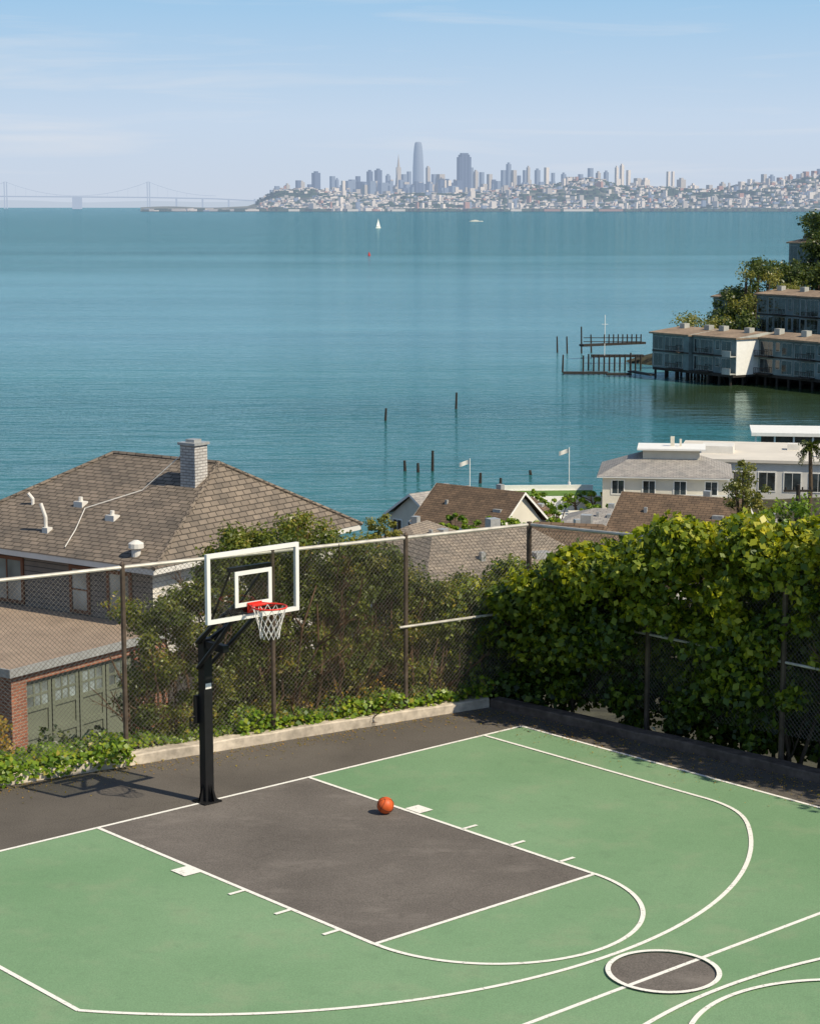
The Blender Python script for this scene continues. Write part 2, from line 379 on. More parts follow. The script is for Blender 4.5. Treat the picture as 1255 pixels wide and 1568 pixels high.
def wallstrip(b,p,q,n,w,z0,z1,seg=.6,jit=.012):
    L=(q-p).length; m=int(L/seg); rows=[]
    for i in range(m+1):
        c=p+(q-p)*i/m; j=random.uniform(-jit,jit); z=z1+random.uniform(-jit,jit)
        rows.append([(c.x+n.x*j,c.y+n.y*j,z0),(c.x+n.x*j,c.y+n.y*j,z-.02),(c.x+n.x*(j+.02),c.y+n.y*(j+.02),z),(c.x+n.x*(w),c.y+n.y*(w),z),(c.x+n.x*w,c.y+n.y*w,z0-.3)])
    i0=len(b.v)
    for r in rows: b.v+=r
    for i in range(m):
        for k in range(4):
            a=i0+i*5+k; b.f.append((a,a+5,a+6,a+1)); b.m.append(0)
    b.f.append(tuple(i0+k for k in range(5))); b.m.append(0); b.f.append(tuple(i0+m*5+k for k in range(5))[::-1]); b.m.append(0)
wallstrip(b,A0-fdir*22,B0,nL,.28,-.02,.16); b.build('concrete_kerb',M['concrete'])
b=MB(); wallstrip(b,B0+rdir*.02,B0+rdir*22,nR,.25,-.02,.15); b.build('dark_kerb',M['darkconc'])
n=1500; k=rng.uniform(-3,8.6,n); s=-np.abs(rng.normal(size=n))*.35-.02
LP=np.stack([A0.x+fdir.x*k+nL.x*s,A0.y+fdir.y*k+nL.y*s,.006+.012*rng.random(n)],1)
k2=rng.uniform(.2,8,n); s2=-np.abs(rng.normal(size=n))*.5-.02
LP2=np.stack([B0.x+rdir.x*k2+nR.x*s2,B0.y+rdir.y*k2+nR.y*s2,.012+.012*rng.random(n)],1)
LP=np.concatenate([LP,LP2]); nn=rng.normal(size=(len(LP),3))*.2+np.array([0,0,1]); nn/=np.linalg.norm(nn,axis=1,keepdims=True)
leafobj('leaf_litter',LP,nn,.028*(.5+rng.random(len(LP))),LM['weed'],None,.6)
# ================================================================= HOOP
hoop=empty('basketball_hoop',CO,TH)
b=MB()
b.box(-.07,.07,-.07,.07,0,2.38)
b.box(-.15,.15,-.15,.15,.0095,.03)
for s in (-1,1):
    b.face([(.071,s*.02,.03),(.145,s*.02,.03),(.071,s*.02,.28)]); b.face([(-.071,s*.02,.03),(-.145,s*.02,.03),(-.071,s*.02,.28)])
    b.face([(s*.02,.071,.03),(s*.02,.145,.03),(s*.02,.071,.28)]); b.face([(s*.02,-.071,.03),(s*.02,-.145,.03),(s*.02,-.071,.28)])
    b.tube([(-.05,s*.09,2.32),(.45,s*.16,2.66),(1.08,s*.24,3.05)],.035,6)
    b.tube([(-.05,s*.09,1.95),(.5,s*.14,2.42),(1.08,s*.2,2.95)],.03,6)
    b.tube([(.1,s*.1,2.35),(1.06,s*.3,3.55)],.018,6)
b.box(1.02,1.09,-.35,.35,2.93,3.0); b.box(1.02,1.09,-.35,.35,3.5,3.56)
b.box(-.13,-.072,-.12,.03,1.15,1.55); b.tube([(-.1,-.12,1.25),(-.1,-.2,1.25),(-.1,-.2,1.12)],.012)
b.box(.0,.5,-.05,.05,2.25,2.35)
b.build('pole_and_arms',M['black'],hoop)
b=MB(); b.box(.0705,.074,-.05,.05,1.66,1.74); b.build('pole_label',M['white'],hoop)
bx=1.14; z0,z1,hw=2.85,3.80,.775; t=.055
b=MB(); 
b.box(bx-.035,bx+.02,-hw,hw,z0,z0+t); b.box(bx-.035,bx+.02,-hw,hw,z1-t,z1)
b.box(bx-.035,bx+.02,-hw,-hw+t,z0+t,z1-t); b.box(bx-.035,bx+.02,hw-t,hw,z0+t,z1-t)
iw=.31; a0,a1=z0+.17,z0+.66
b.box(bx-.004,bx+.012,-iw,iw,a1-.055,a1); b.box(bx-.004,bx+.012,-iw,-iw+.055,a0,a1-.055); b.box(bx-.004,bx+.012,iw-.055,iw,a0,a1-.055); b.box(bx-.004,bx+.012,-iw+.055,iw-.055,a0,a0+.055)
b.build('backboard_frame',M['white'],hoop)
b=MB(); b.box(bx-.012,bx-.006,-hw+t,hw-t,z0+t,z1-t); b.build('backboard_glass',M['clear'],hoop)
b=MB(); rc=1.50; Rr=.229
pts=[(rc+Rr*math.cos(q),Rr*math.sin(q),3.05) for q in np.linspace(0,2*math.pi,49)]
b.tube(pts,.012,8,cap=False)
b.box(bx+.021,bx+.035,-.12,.12,2.93,3.07); b.box(bx+.035,rc-Rr+.03,-.1,.1,3.035,3.05); 
for s in (-1,1): b.tube([(bx+.03,s*.1,2.95),(rc-.12,s*.19,3.04)],.009); b.tube([(bx+.03,s*.1,3.05),(rc-.05,s*.22,3.05)],.009)
b.build('rim',M['red'],hoop)
b=MB(); lev=[(3.04,.226),(2.95,.20),(2.86,.172),(2.78,.150),(2.70,.135),(2.62,.13)]; nn_=12
for i in range(len(lev)-1):
    for j in range(nn_):
        o0=(i%2)*.5
        a=2*math.pi*(j+o0)/nn_
        for dd in (-.5,.5):
            c=2*math.pi*(j+o0+dd)/nn_
            b.tube([(rc+lev[i][1]*math.cos(a),lev[i][1]*math.sin(a),lev[i][0]),(rc+lev[i+1][1]*math.cos(c),lev[i+1][1]*math.sin(c),lev[i+1][0])],.0042,4,cap=False)
b.build('net',M['netc'],hoop)
def ballmat():
    m,nt,out=newmat('ball_rubber')
    pbsdf(nt,out,ramp(nt,noise(nt,8,3),[(.3,(.55,.085,.015)),(.7,(.68,.12,.025))]),.5,0,.4,noise(nt,300,2),.3,.002); return m
gp=G(590,1247,0); ball=empty('basketball',(gp.x,gp.y,.122+.006),.4)
bpy.ops.mesh.primitive_uv_sphere_add(segments=48,ring_count=24,radius=.118); o=bpy.context.object; o.name='ball_skin'; o.parent=ball; o.data.materials.append(ballmat())
for p in o.data.polygons: p.use_smooth=True
b=MB(); R=.1185
for kind in range(4):
    pts=[]
    for q in np.linspace(0,2*math.pi,49):
        if kind==0: v=Vector((math.cos(q),math.sin(q),0))
        elif kind==1: v=Vector((math.cos(q),0,math.sin(q)))
        else:
            s=1 if kind==2 else -1; v=Vector((s*.62,.785*math.cos(q),.785*math.sin(q)))
            v=v+Vector((s*.18*math.cos(2*q),0,0)); v.normalize()
        pts.append(v*R)
    b.tube(pts,.0028,5,cap=False)
b.build('seams',M['black'],ball)
ball.rotation_euler=(.5,.3,.4)
# ================================================================= FENCE
def chainlink(b,P,Q,z0,z1,dz=0,sp=.075,r=.0031):
    L=(Q-P).length; d=(Q-P)/L; H=z1-z0
    n=int((L+H)/sp)
    for i in range(n+1):
        c=-H+i*sp
        t0=max(0,c); t1=min(L,c+H)
        if t1<=t0: continue
        for up in (0,1):
            za,zb=t0-c,t1-c
            if up: za,zb=H-za,H-zb
            p=P+d*t0; q=P+d*t1
            b.tube([(p.x,p.y,z0+za+dz*t0/L),(q.x,q.y,z0+zb+dz*t1/L)],r,3,cap=False)
fence=empty('chain_link_fence')
FA=A0-fdir*9+nL*.14; FB=Vector((2.02,33.5)); FC=Vector((6.02,29.0)); FC2=FC+(FC-FB)*1.0
FH=3.02; DZ=.54
b=MB(); chainlink(b,FA,FB,.2,2.98); chainlink(b,FB,FC2,.2,2.98,DZ); b.build('fence_mesh',M['wire'],fence)
b=MB()
b.tube([(FA.x,FA.y,FH),(FB.x,FB.y,FH),(FC2.x,FC2.y,FH+DZ)],.030,8)
q_=A0+fdir*6.95+nL*.10
b.tube([(q_.x,q_.y,1.55),(FB.x,FB.y,1.55),(FC2.x,FC2.y,1.6)],.022,8)
b.build('rails',M['galv'],fence)
b=MB()
LF=(FB-FA).length; dF=(FB-FA)/LF
def onfence(px):
    a,bb,_=ray(px,1000); r=a/bb
    t=(r*FA.y-FA.x)/(dF.x-r*dF.y); return FA+dF*t
for px in (-160,190,418,621): 
    p=onfence(px); b.tube([(p.x,p.y,-.3),(p.x,p.y,FH+.05)],.038,8); b.tube([(p.x,p.y,FH+.05),(p.x,p.y,FH+.09)],[.045,.01],8)
for t_ in (0,.45,.9,1.35,1.8):
    p=FB+(FC-FB)*t_; b.tube([(p.x,p.y,-.3),(p.x,p.y,FH+.05+DZ*t_/2)],.045,8)
b.build('posts',M['rust'],fence)
# ================================================================= SHRUBS behind the left fence
def interp(x,a,c): return float(np.interp(x,a,c))
topY=[(225,915),(260,900),(300,885),(350,872),(385,800),(420,790),(455,815),(490,795),(520,778),(560,812),(600,812),(640,830),(680,878),(720,890),(760,878),(800,865),(830,850)]
cols=[t_[0] for t_ in topY]; tops=[t_[1] for t_ in topY]
def ztop(px,y):
    _,bb,c=ray(px,interp(px,cols,tops)); return HC+c/bb*y
def sample_shrub(n,pxa,pxb,zlow,rr,sa=.35,sb=1.7,bias=1.):
    out=[]
    while len(out)<n:
        px=random.uniform(pxa,pxb); p=onfence(px); s=random.uniform(sa,sb); p=p+nL*s
        r=random.uniform(*rr); zt=ztop(px,p.y)
        z=zlow+(zt-r*.8-zlow)*random.random()**bias
        out.append((p.x,p.y,z,r))
    return np.array(out)
def twigs(b,base,tip,r,depth,mi=0):
    base=Vector(base); tip=Vector(tip); L=(tip-base).length
    n=4; pts=[base]; 
    for i in range(1,n+1):
        q=base.lerp(tip,i/n)+Vector((random.uniform(-1,1),random.uniform(-1,1),random.uniform(-1,1)))*L*.05*(1 if i<n else 0); pts.append(q)
    b.tube(pts,[r*(1-.6*i/n) for i in range(n+1)],5 if r>.012 else 3,mi,cap=False)
    if depth>0:
        for i in range(4 if depth>1 else 5):
            t=random.uniform(.3,1.); p=pts[min(n,int(t*n))]
            d=(tip-base).normalized()+Vector((random.uniform(-1,1),random.uniform(-1,1),random.uniform(-.5,.5)))*.8
            twigs(b,p,p+d.normalized()*L*random.uniform(.25,.42),r*.5,depth-1,mi)
def shrub(name,pxa,pxb,n,per,leaf,zlow,rr,mat,stems=5,sa=.3,sb=1.5,shell=.15,droop=0,topdrop=.75):
    e=empty(name)
    S=sample_shrub(n,pxa,pxb,zlow,rr,sa,sb,.85)
    P,nn,tc=clumpleaves(S[:,:3],S[:,3],per,shell)
    leafobj('foliage',P,nn,leaf*(.5+.9*rng.random(len(P))),mat,e,.55,droop,tint=.5*tc+.5*rng.random(len(P)))
    b=MB()
    for i in range(stems):
        px=pxa+(pxb-pxa)*(i+.5)/stems; p=onfence(px)+nL*random.uniform(.4,.9)
        zt=ztop(px,p.y)
        for j in range(3):
            tip=(p.x+random.uniform(-.6,.6),p.y+random.uniform(-.4,.3),zt-topdrop-random.random()*.6)
            twigs(b,(p.x,p.y,-.8),tip,.032,3)
    b.build('branches',M['twig'],e)
    return e
shrub('leafy_shrub',238,400,125,310,.068,-.5,(.15,.30),LM['olive'],4)
shrub('leafy_shrub',385,560,225,310,.068,-.4,(.14,.32),LM['olive'],6)
shrub('leafy_shrub',540,690,190,310,.068,-.4,(.14,.32),LM['olive'],5)
shrub('leafy_shrub',670,830,175,310,.072,-.5,(.18,.34),LM['olive'],4)
shrub('viburnum_shrub',700,870,95,230,.10,.0,(.2,.36),LM['ivy'],1,.2,1.0)
shrub('flowering_shrub',560,700,26,170,.05,.2,(.12,.22),LM['pale'],1,.2,.8)
def groundcover(name,ka,kb,n,mat,leaf,sa=.0,sb=.9,zt=.35,bulge=0,zb=.14,lumpy=.7):
    k=rng.uniform(ka,kb,n); s=rng.uniform(sa,sb,n); 
    lump=.5+.5*np.sin(k*2.3+1)*np.cos(k*5.1)
    z=zb+rng.random(n)*zt*((1-lumpy)+lumpy*lump)
    x=A0.x+fdir.x*k+nL.x*(s-bulge*lump); y=A0.y+fdir.y*k+nL.y*(s-bulge*lump)
    z=z-np.where(s-bulge*lump<0.02,.12*rng.random(n),0)
    nn=np.stack([rng.normal(size=n)*.4+.2,rng.normal(size=n)*.4-.5,.7+rng.normal(size=n)*.3],1); nn/=np.linalg.norm(nn,axis=1,keepdims=True)
    return leafobj(name,np.stack([x,y,z],1),nn,leaf*(.6+.8*rng.random(n)),mat,None,.8)
groundcover('ivy',-3,2.1,4600,LM['bright'],.085,.0,.9,.34,.3)
groundcover('ivy',4.0,8.9,5200,LM['bright'],.08,.10,1.0,.38,.08)
groundcover('ivy',1.8,4.4,1500,LM['bright'],.07,.2,1.0,.2,.0)
groundcover('dry_weeds',-3.,.45,9000,LM['weed'],.06,.5,1.3,.95,0,.0,.25)
groundcover('dry_weeds',5.0,8.6,700,LM['weed'],.05,.3,.9,.65)
groundcover('bank_undergrowth',1.5,10,11000,LM['dark'],.09,.8,2.6,1.,0,-.8)
# ================================================================= BIG BUSH along the right fence
def pxof(p): return 627.5+p.x/p.y*F*.985
rt=[(740,905),(790,893),(830,868),(870,852),(900,846),(950,832),(1000,818),(1040,800),(1080,806),(1110,822),(1150,800),(1200,816),(1260,818)]
rtc=[a for a,_ in rt]; rtt=[c for _,c in rt]
def ztopR(px,y):
    _,bb,c=ray(px,interp(px,rtc,rtt)); return HC+c/bb*y
def bigbush(name,ka,kb,n,per,leaf,mat,sfun,rr,zlow=.0,topz=None,topbias=.35,shell=.5):
    e=empty(name); out=[]
    while len(out)<n:
        k=random.uniform(ka,kb); s0,s1=sfun(k); s=random.uniform(s0,s1); r=random.uniform(*rr); p=B0+rdir*k+nR*s
        tz=(topz if topz else ztopR(pxof(p),p.y))+.22*math.sin(k*3.1)*math.cos(s*3+k)
        if random.random()<topbias: z=tz-r*random.uniform(.6,1.2)
        else: z=zlow+(tz-zlow-r)*random.random()
        # mounded face: lower tiers sit further back than the crown
        p=p+nR*(.32*(1-min(1,max(0,z/2.4)))+.16*math.sin(k*2.7+1)*math.sin(z*2.1))
        if z<1.: p=p+nR*r*.5
        out.append((p.x,p.y,z,r))
    S=np.array(out); P,nn,tc=clumpleaves(S[:,:3],S[:,3],per,shell)
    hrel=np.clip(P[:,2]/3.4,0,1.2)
    leafobj('foliage',P,nn,leaf*(.5+.9*rng.random(len(P))),mat,e,.72,.5,tint=.3*tc+.5*rng.random(len(P))+.38*hrel-.17)  # tint rises with height: sunlit top and shaded base put into leaf colour
    b=MB()
    for i in range(int((kb-ka)*1.2)):
        p=B0+rdir*(ka+(kb-ka)*random.random())+nR*random.uniform(.9,1.6)
        for j in range(2): twigs(b,(p.x,p.y,-.8),(p.x+random.uniform(-.6,.6),p.y+random.uniform(-.4,.6),2.0+random.random()*.4),.04,2)
    b.build('branches',M['brown'],e); return e
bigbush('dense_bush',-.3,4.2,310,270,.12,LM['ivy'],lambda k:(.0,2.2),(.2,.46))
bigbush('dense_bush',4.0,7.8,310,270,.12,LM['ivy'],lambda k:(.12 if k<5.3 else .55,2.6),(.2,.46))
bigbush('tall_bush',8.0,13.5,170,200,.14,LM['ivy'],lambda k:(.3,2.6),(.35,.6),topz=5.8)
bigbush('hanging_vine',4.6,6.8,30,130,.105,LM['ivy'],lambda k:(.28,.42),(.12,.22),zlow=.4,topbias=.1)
# ================================================================= HOUSE LEFT
HR=math.atan2(.819,.574)
house=empty('shingle_roof_house',(-6.5,50,0),HR)
ze,zr=-.78,1.36
b=MB(); c=[(0,0),(8.9,0),(8.9,8.7),(0,8.7)]; r1=(4.45,1.6,zr); r2=(4.45,5.5,zr)
cv=[(x,y,ze) for x,y in c]
b.face([cv[0],r1,r2,cv[3]]); b.face([cv[0],cv[1],r1]); b.face([cv[1],cv[2],r2,r1]); b.face([cv[2],cv[3],r2])
b.build('roof',M['shingle'],house)
b=MB(); b.prism([(.02,.02),(8.88,.02),(8.88,8.68),(.02,8.68)],ze-.16,ze-.012); b.build('fascia',M['offwhite'],house)
b=MB()
for p,q in ((cv[0],r1),(cv[1],r1),(cv[2],r2),(cv[3],r2),(r1,r2)):
    b.tube([(p[0],p[1],p[2]+.01),(q[0],q[1],q[2]+.01)],.06,6)
b.build('hip_caps',M['shingle'],house)
b=MB(); b.box(.45,8.45,.45,8.25,-5.8,ze-.162); b.m=[0]*6; b.m[4]=1; b.build('walls',[M['siding_white'],M['siding_shade']],house)  # left wall's grazing shade put into a grey copy of the siding
b=MB()
def win_x(b,x,y0,y1,z0,z1,f=.09,nv=1,nh=1,out=-1,fm=0,gm=1):
    d=out*.05
    xs_=sorted((x,x+d))
    b.box(xs_[0],xs_[1],y0-f,y1+f,z1,z1+f,fm); b.box(xs_[0],xs_[1],y0-f,y1+f,z0-f,z0,fm)
    b.box(xs_[0],xs_[1],y0-f,y0,z0,z1,fm); b.box(xs_[0],xs_[1],y1,y1+f,z0,z1,fm)
    g=sorted((x+d*.2,x+d*.45)); b.box(g[0],g[1],y0,y1,z0,z1,gm)
    g=sorted((x+d*.5,x+d*.8))
    for i in range(1,nv): yy=y0+(y1-y0)*i/nv; b.box(g[0],g[1],yy-.02,yy+.02,z0,z1,fm)
    for i in range(1,nh): zz=z0+(z1-z0)*i/nh; b.box(g[0]-.004,g[1]-.004,y0,y1,zz-.02,zz+.02,fm)
def win_y(b,y,x0,x1,z0,z1,f=.09,nv=1,nh=1,out=-1,fm=0,gm=1):
    d=out*.05; ys_=sorted((y,y+d))
    b.box(x0-f,x1+f,ys_[0],ys_[1],z1,z1+f,fm); b.box(x0-f,x1+f,ys_[0],ys_[1],z0-f,z0,fm)
    b.box(x0-f,x0,ys_[0],ys_[1],z0,z1,fm); b.box(x1,x1+f,ys_[0],ys_[1],z0,z1,fm)
    g=sorted((y+d*.2,y+d*.45)); b.box(x0,x1,g[0],g[1],z0,z1,gm)
    g=sorted((y+d*.5,y+d*.8))
    for i in range(1,nv): xx=x0+(x1-x0)*i/nv; b.box(xx-.02,xx+.02,g[0],g[1],z0,z1,fm)
    for i in range(1,nh): zz=z0+(z1-z0)*i/nh; b.box(x0,x1,g[0]-.004,g[1]-.004,zz-.02,zz+.02,fm)
win_x(b,.45,1.25,1.95,-2.2,-1.15); win_x(b,.45,2.75,3.3,-2.25,-1.15,nh=2); win_x(b,.45,5.2,6.3,-2.25,-1.15,nv=2)
win_y(b,.45,2.2,3.1,-2.3,-1.2,nh=2); win_y(b,.45,5.0,6.2,-2.3,-1.2,nv=2)
b.build('windows',[M['trimbrown'],M['glassl']],house)
b=MB(); b.box(3.3,3.82,1.45,1.97,.3,1.95,0); b.box(3.25,3.87,1.40,2.02,1.95,2.02,1); b.box(3.4,3.7,1.55,1.85,2.02,2.1,1)
b.build('chimney',[brickmat('painted_brick',(.60,.58,.54),(.50,.48,.45),(.30,.28,.26),.22,.08,.014),M['metal']],house)
def zroof(x,y): return ze+(zr-ze)*x/4.45
b=MB()
for (x,y,h,r) in ((.9,4.7,.75,.05),(1.9,6.2,.3,.05)):
    z=zroof(x,y); b.tube([(x,y,z-.05),(x,y,z+h*.5),(x-.05,y+.12,z+h)],r,8)
z=zroof(.9,4.7); b.box(.8,1.0,4.55,4.75,z-.1,z+.1)
for (x,y) in ((2.1,4.55),(1.7,3.0)):
    z=zroof(x,y); b.box(x-.12,x+.12,y-.16,y+.16,z-.12,z+.1); b.tube([(x,y,z+.05),(x,y,z+.22)],.06,8)
z=zroof(.45,1.0); b.tube([(.45,1.0,z-.05),(.45,1.0,z+.15),(.45,1.0,z+.18),(.45,1.0,z+.3),(.45,1.0,z+.38)],[.12,.12,.2,.2,.06],12)
pts=[(3.4,1.9,1.75),(2.9,3.0,zroof(2.9,0)+.06),(1.9,4.2,zroof(1.9,0)+.06),(1.0,3.7,zroof(1.,0)+.06),(.3,3.4,zroof(.3,0)+.06)]
b.tube(pts,.014,5)
b.build('vents_and_cable',M['offwhite'],house)
b=MB(); zt=-2.5
b.box(-5,-4.5,0,8,-5.8,zt); b.box(-.76,.44,0,.44,-5.8,zt); b.box(-4.5,-.76,0,.44,-2.82,zt); b.box(-5,.44,.45,8,-5.8,zt-.01)
b.build('garage_brick',M['brick'],house)
b=MB(); b.box(-5.12,.445,-.12,8.1,zt+.005,zt+.1); b.build('garage_flat_roof',M['gravel'],house)
b=MB(); b.box(-5.18,.44,-.16,-.121,zt-.08,zt+.12); b.box(-5.18,-5.121,-.12,8.1,zt-.08,zt+.12); b.build('garage_roof_edge',M['metal'],house)
b=MB(); nd=4; wdt=(4.5-.76)/nd
for i in range(nd):
    x0=-4.5+i*wdt+.02; x1=x0+wdt-.04
    b.box(x0,x1,.16,.20,-5.8,-2.84,0)
    for xx in (x0,x1-.1): b.box(xx,xx+.1,.12,.158,-5.8,-2.84,0)
    for (za,zb) in ((-5.8,-5.5),(-4.3,-4.15),(-3.62,-3.5),(-2.96,-2.84)): b.box(x0+.1,x1-.1,.122,.158,za,zb,0)
    gx0,gx1=x0+.1,x1-.1
    b.box(gx0,gx1,.14,.156,-3.5,-2.96,1)
    for j in range(1,3): xx=gx0+(gx1-gx0)*j/3; b.box(xx-.025,xx+.025,.124,.138,-3.5,-2.96,0)
    b.box(gx0,gx1,.126,.139,-3.26,-3.20,0)
b.build('garage_door',[M['door'],M['glassl']],house)
b=MB(); b.box(.9,4.4,-1.3,.44,-5.8,-3.7,0); b.face([(.7,-1.5,-3.75),(4.6,-1.5,-3.75),(4.6,.44,-3.2),(.7,.44,-3.2)],1); b.face([(.7,-1.5,-3.9),(4.6,-1.5,-3.9),(4.6,-1.5,-3.75),(.7,-1.5,-3.75)],2)
win_y(b,-1.3,1.4,2.2,-5.4,-4.2,fm=2,gm=3,nh=2); win_y(b,-1.3,3.0,3.9,-5.2,-4.2,fm=2,gm=3,nv=2)
b.build('lean_to',[M['siding_white'],M['shingle'],M['offwhite'],M['glass']],house)
# ================================================================= generic houses
def cottage(name,cx,cy,rot,L,Wd,zg,ze,zr,wall,roof,hip=.5,ov=.4,nw=3,frame='white',storeys=1,chim=True):
    e=empty(name,(cx,cy,0),rot); hx,hy=L/2,Wd/2
    b=MB(); b.box(-hx,hx,-hy,hy,zg,ze-.12); 
    rx=hx-(hip*Wd/2) if hip>0 else hx+ov
    if hip<=0:
        for s in (-1,1): b.face([(s*hx,-hy,ze-.12),(s*hx,hy,ze-.12),(s*hx,0,zr-.12)])
    b.build('walls',wall,e)
    b=MB(); X,Y=hx+ov,hy+ov
    e4=[(-X,-Y,ze),(X,-Y,ze),(X,Y,ze),(-X,Y,ze)]; a=(-rx,0,zr); c=(rx,0,zr)
    b.face([e4[0],e4[1],c,a]); b.face([e4[2],e4[3],a,c])
    if hip>0: b.face([e4[1],e4[2],c]); b.face([e4[3],e4[0],a])
    b.build('roof',roof,e)
    b=MB()
    if hip>0:
        b.prism([(-X+.02,-Y+.02),(X-.02,-Y+.02),(X-.02,Y-.02),(-X+.02,Y-.02)],ze-.115,ze-.012)
    else:
        for s in (-1,1):
            for t in (-1,1):
                b.face([(s*X*1.002,t*Y,ze-.2),(s*X*1.002,t*Y,ze+.01),(s*X*1.002,0,zr+.01),(s*X*1.002,0,zr-.2)])
        for t in (-1,1): b.face([(-X,t*Y,ze-.15),(X,t*Y,ze-.15),(X,t*Y,ze-.01),(-X,t*Y,ze-.01)])
    b.build('eaves',M[frame],e)
    b=MB()
    if chim:
        b.box(rx*.3,rx*.3+.45,.3,.75,ze,zr+.3); b.box(-rx*.5,-rx*.5+.2,-Y*.5,-Y*.5+.2,ze+.3,ze+(zr-ze)*.5+.35); b.box(rx*.6,rx*.6+.7,-Y*.55,-Y*.35,ze+(zr-ze)*.42,ze+(zr-ze)*.42+.3)
        b.build('chimney_and_vents',M['metal'],e)
    b=MB()
    for st in range(storeys):
        zb=ze-.4-1.15-st*2.7
        if zb<zg: break
        for i in range(nw):
            x=-hx+L*(i+.5)/nw; w=min(.5,L/nw*.3)
            for s in (-1,1): win_y(b,s*hy,x-w,x+w,zb,zb+1.15,out=s,nv=2)
        m=max(1,int(nw*Wd/L+.5))
        for i in range(m):
            y=-hy+Wd*(i+.5)/m
            for s in (-1,1): win_x(b,s*hx,y-.45,y+.45,zb,zb+1.15,out=s,nv=2)
    b.build('windows',[M['white'],M['glass']],e)
    return e
R=math.radians
def put(px,py,d): p=W(px,py,d); return p.x,p.y
x,y=put(735,840,78); cottage('tan_roof_house',x,y,R(28),8.5,7,-9.5,-6.1,-4.3,M['stucco'],M['shinglet'],.6)
x,y=put(870,850,84); cottage('dark_roof_house',x,y,R(-15),6.5,6,-10.5,-6.9,-5.0,M['stucco'],M['shingle2'],.6)
x,y=put(640,790,128); cottage('brown_roof_cottage',x,y,R(60),6,4.5,-18,-13.3,-12.0,M['stucco'],M['shinglet'],.8)
x,y=put(735,770,150); cottage('brown_roof_house',x,y,R(-38),7.5,6,-19.5,-15.4,-12.8,M['stucco'],M['shingle2'],0)
x,y=put(672,770,158); cottage('tan_roof_cottage',x,y,R(45),6,5,-19.5,-16.0,-14.1,M['stucco'],M['shingle3'],0)
x,y=put(880,800,125); cottage('brown_roof_bungalow',x,y,R(15),5,5,-18,-13.0,-11.7,M['stucco'],M['shingle2'],.8)
x,y=put(1045,775,128); cottage('dark_gable_house',x,y,R(-25),7.5,6,-18,-12.3,-10.2,M['offwhite'],M['shingle2'],0)
x,y=put(925,780,150); cottage('white_trim_house',x,y,R(-15),5.5,5,-19.5,-15.3,-14.4,M['offwhite'],M['shingle3'],.8)
x,y=put(800,775,160); cottage('white_gable_cottage',x,y,R(70),4.5,3.6,-19.5,-16.6,-15.3,M['white'],M['shingle2'],0,.3,2)
x,y=put(965,790,110); cottage('brown_roof_bungalow',x,y,R(10),5.5,4.5,-16,-11.9,-10.6,M['offwhite'],M['shingle2'],.8,.4,2)
x,y=put(1100,790,115); cottage('white_cottage',x,y,R(20),5,4,-17,-13.0,-11.6,M['white'],M['shinglet'],0,.3,2)
x,y=put(1170,775,140); cottage('white_cottage',x,y,R(-10),5,4,-18,-15.0,-13.6,M['white'],M['shingle3'],.7,.3,2)
x,y=put(1018,740,178); wh=cottage('white_waterfront_house',x,y,R(-8),10.8,9,-20,-15.2,-13.5,M['stucco'],M['shingle3'],.75,.5,4,storeys=2,chim=False)
b=MB(); b.box(-2.0,3.0,-1.5,1.9,-14.5,-13.2,0); b.box(-2.5,3.5,-2,2.4,-13.2,-13.05,1); b.box(.4,.75,.2,.55,-13.05,-12.2,0); b.box(1.2,1.4,.2,.4,-13.05,-12.4,0)
b.build('roof_deck',[M['stucco'],M['white']],wh)
b=MB(); b.box(2,7.2,-6.5,-4.51,-20,-17.6,0); b.box(1.7,7.5,-6.8,-4.5,-17.58,-17.4,1)
for i in range(6): b.box(2+i*1.02,2.08+i*1.02,-6.75,-6.67,-17.4,-16.5,1)
b.box(1.9,7.3,-6.76,-6.66,-16.5,-16.42,1); b.build('balcony',[M['stucco'],M['white']],wh)
lb=empty('flat_roof_building',(34.5,193,0),R(-12))
b=MB(); b.box(-8,9,-7,7,-20,-15.6,0); b.box(-8.3,9.3,-7.3,7.3,-15.58,-15.3,1)
b.box(-6,-3,-3,0,-15.3,-14.6,0); b.box(2,3.2,1,2.2,-15.3,-14.7,0); b.box(5,5.5,-4,-3.5,-15.3,-14.5,0)
b.build('body',[M['offwhite'],M['condo_pale']],lb)
b=MB()
for i in range(7): win_y(b,-7,-7.4+i*2.35,-5.9+i*2.35,-18.2,-16.5,nv=2)
b.build('windows',[M['white'],M['glass']],lb)
p=W(1225,668,226); lb=empty('waterfront_pavilion',(p.x,p.y,0),R(-8))
b=MB(); b.box(-4.5,12,-3,3,-20,-17.3,0); b.box(-5.6,13,-4,4,-17.28,-16.9,1); b.build('body',[M['glass'],M['white']],lb)
b=MB()
for i in range(9): b.box(-5.2+i*2.1,-5.0+i*2.1,-3.6,-3.4,-20,-17.3)
b.build('columns',M['white'],lb)
p=W(850,750,180); tr=empty('terrace_garden',(p.x,p.y,0),R(3))
b=MB(); b.box(-5,4,-3,4,-20,-17.9,0); b.box(-4.8,3.8,-2.8,3.8,-17.9,-17.86,1)
b.box(-5,4,-3.2,-3.0,-20,-17.4,0); b.box(-5,4,4,4.2,-20,-17.4,0); b.box(-1,8,-9,-3.4,-20,-18.9,0); b.box(.5,5,-8,-5,-18.9,-18.4,2); b.box(3.5,7,-13,-9.2,-20,-18.1,0); b.box(3,7.5,-13.5,-8.9,-18.08,-17.95,3)
b.box(-6,-1.2,-9,-4,-20,-19,0); b.box(-5.5,-2,-12,-9.4,-20,-17.6,0); b.box(-5.8,-1.7,-12.3,-9.1,-17.58,-17.45,2)
for i in range(14): b.box(-1+i*.65,-.94+i*.65,-9.1,-9.03,-18.9,-18.0,0)
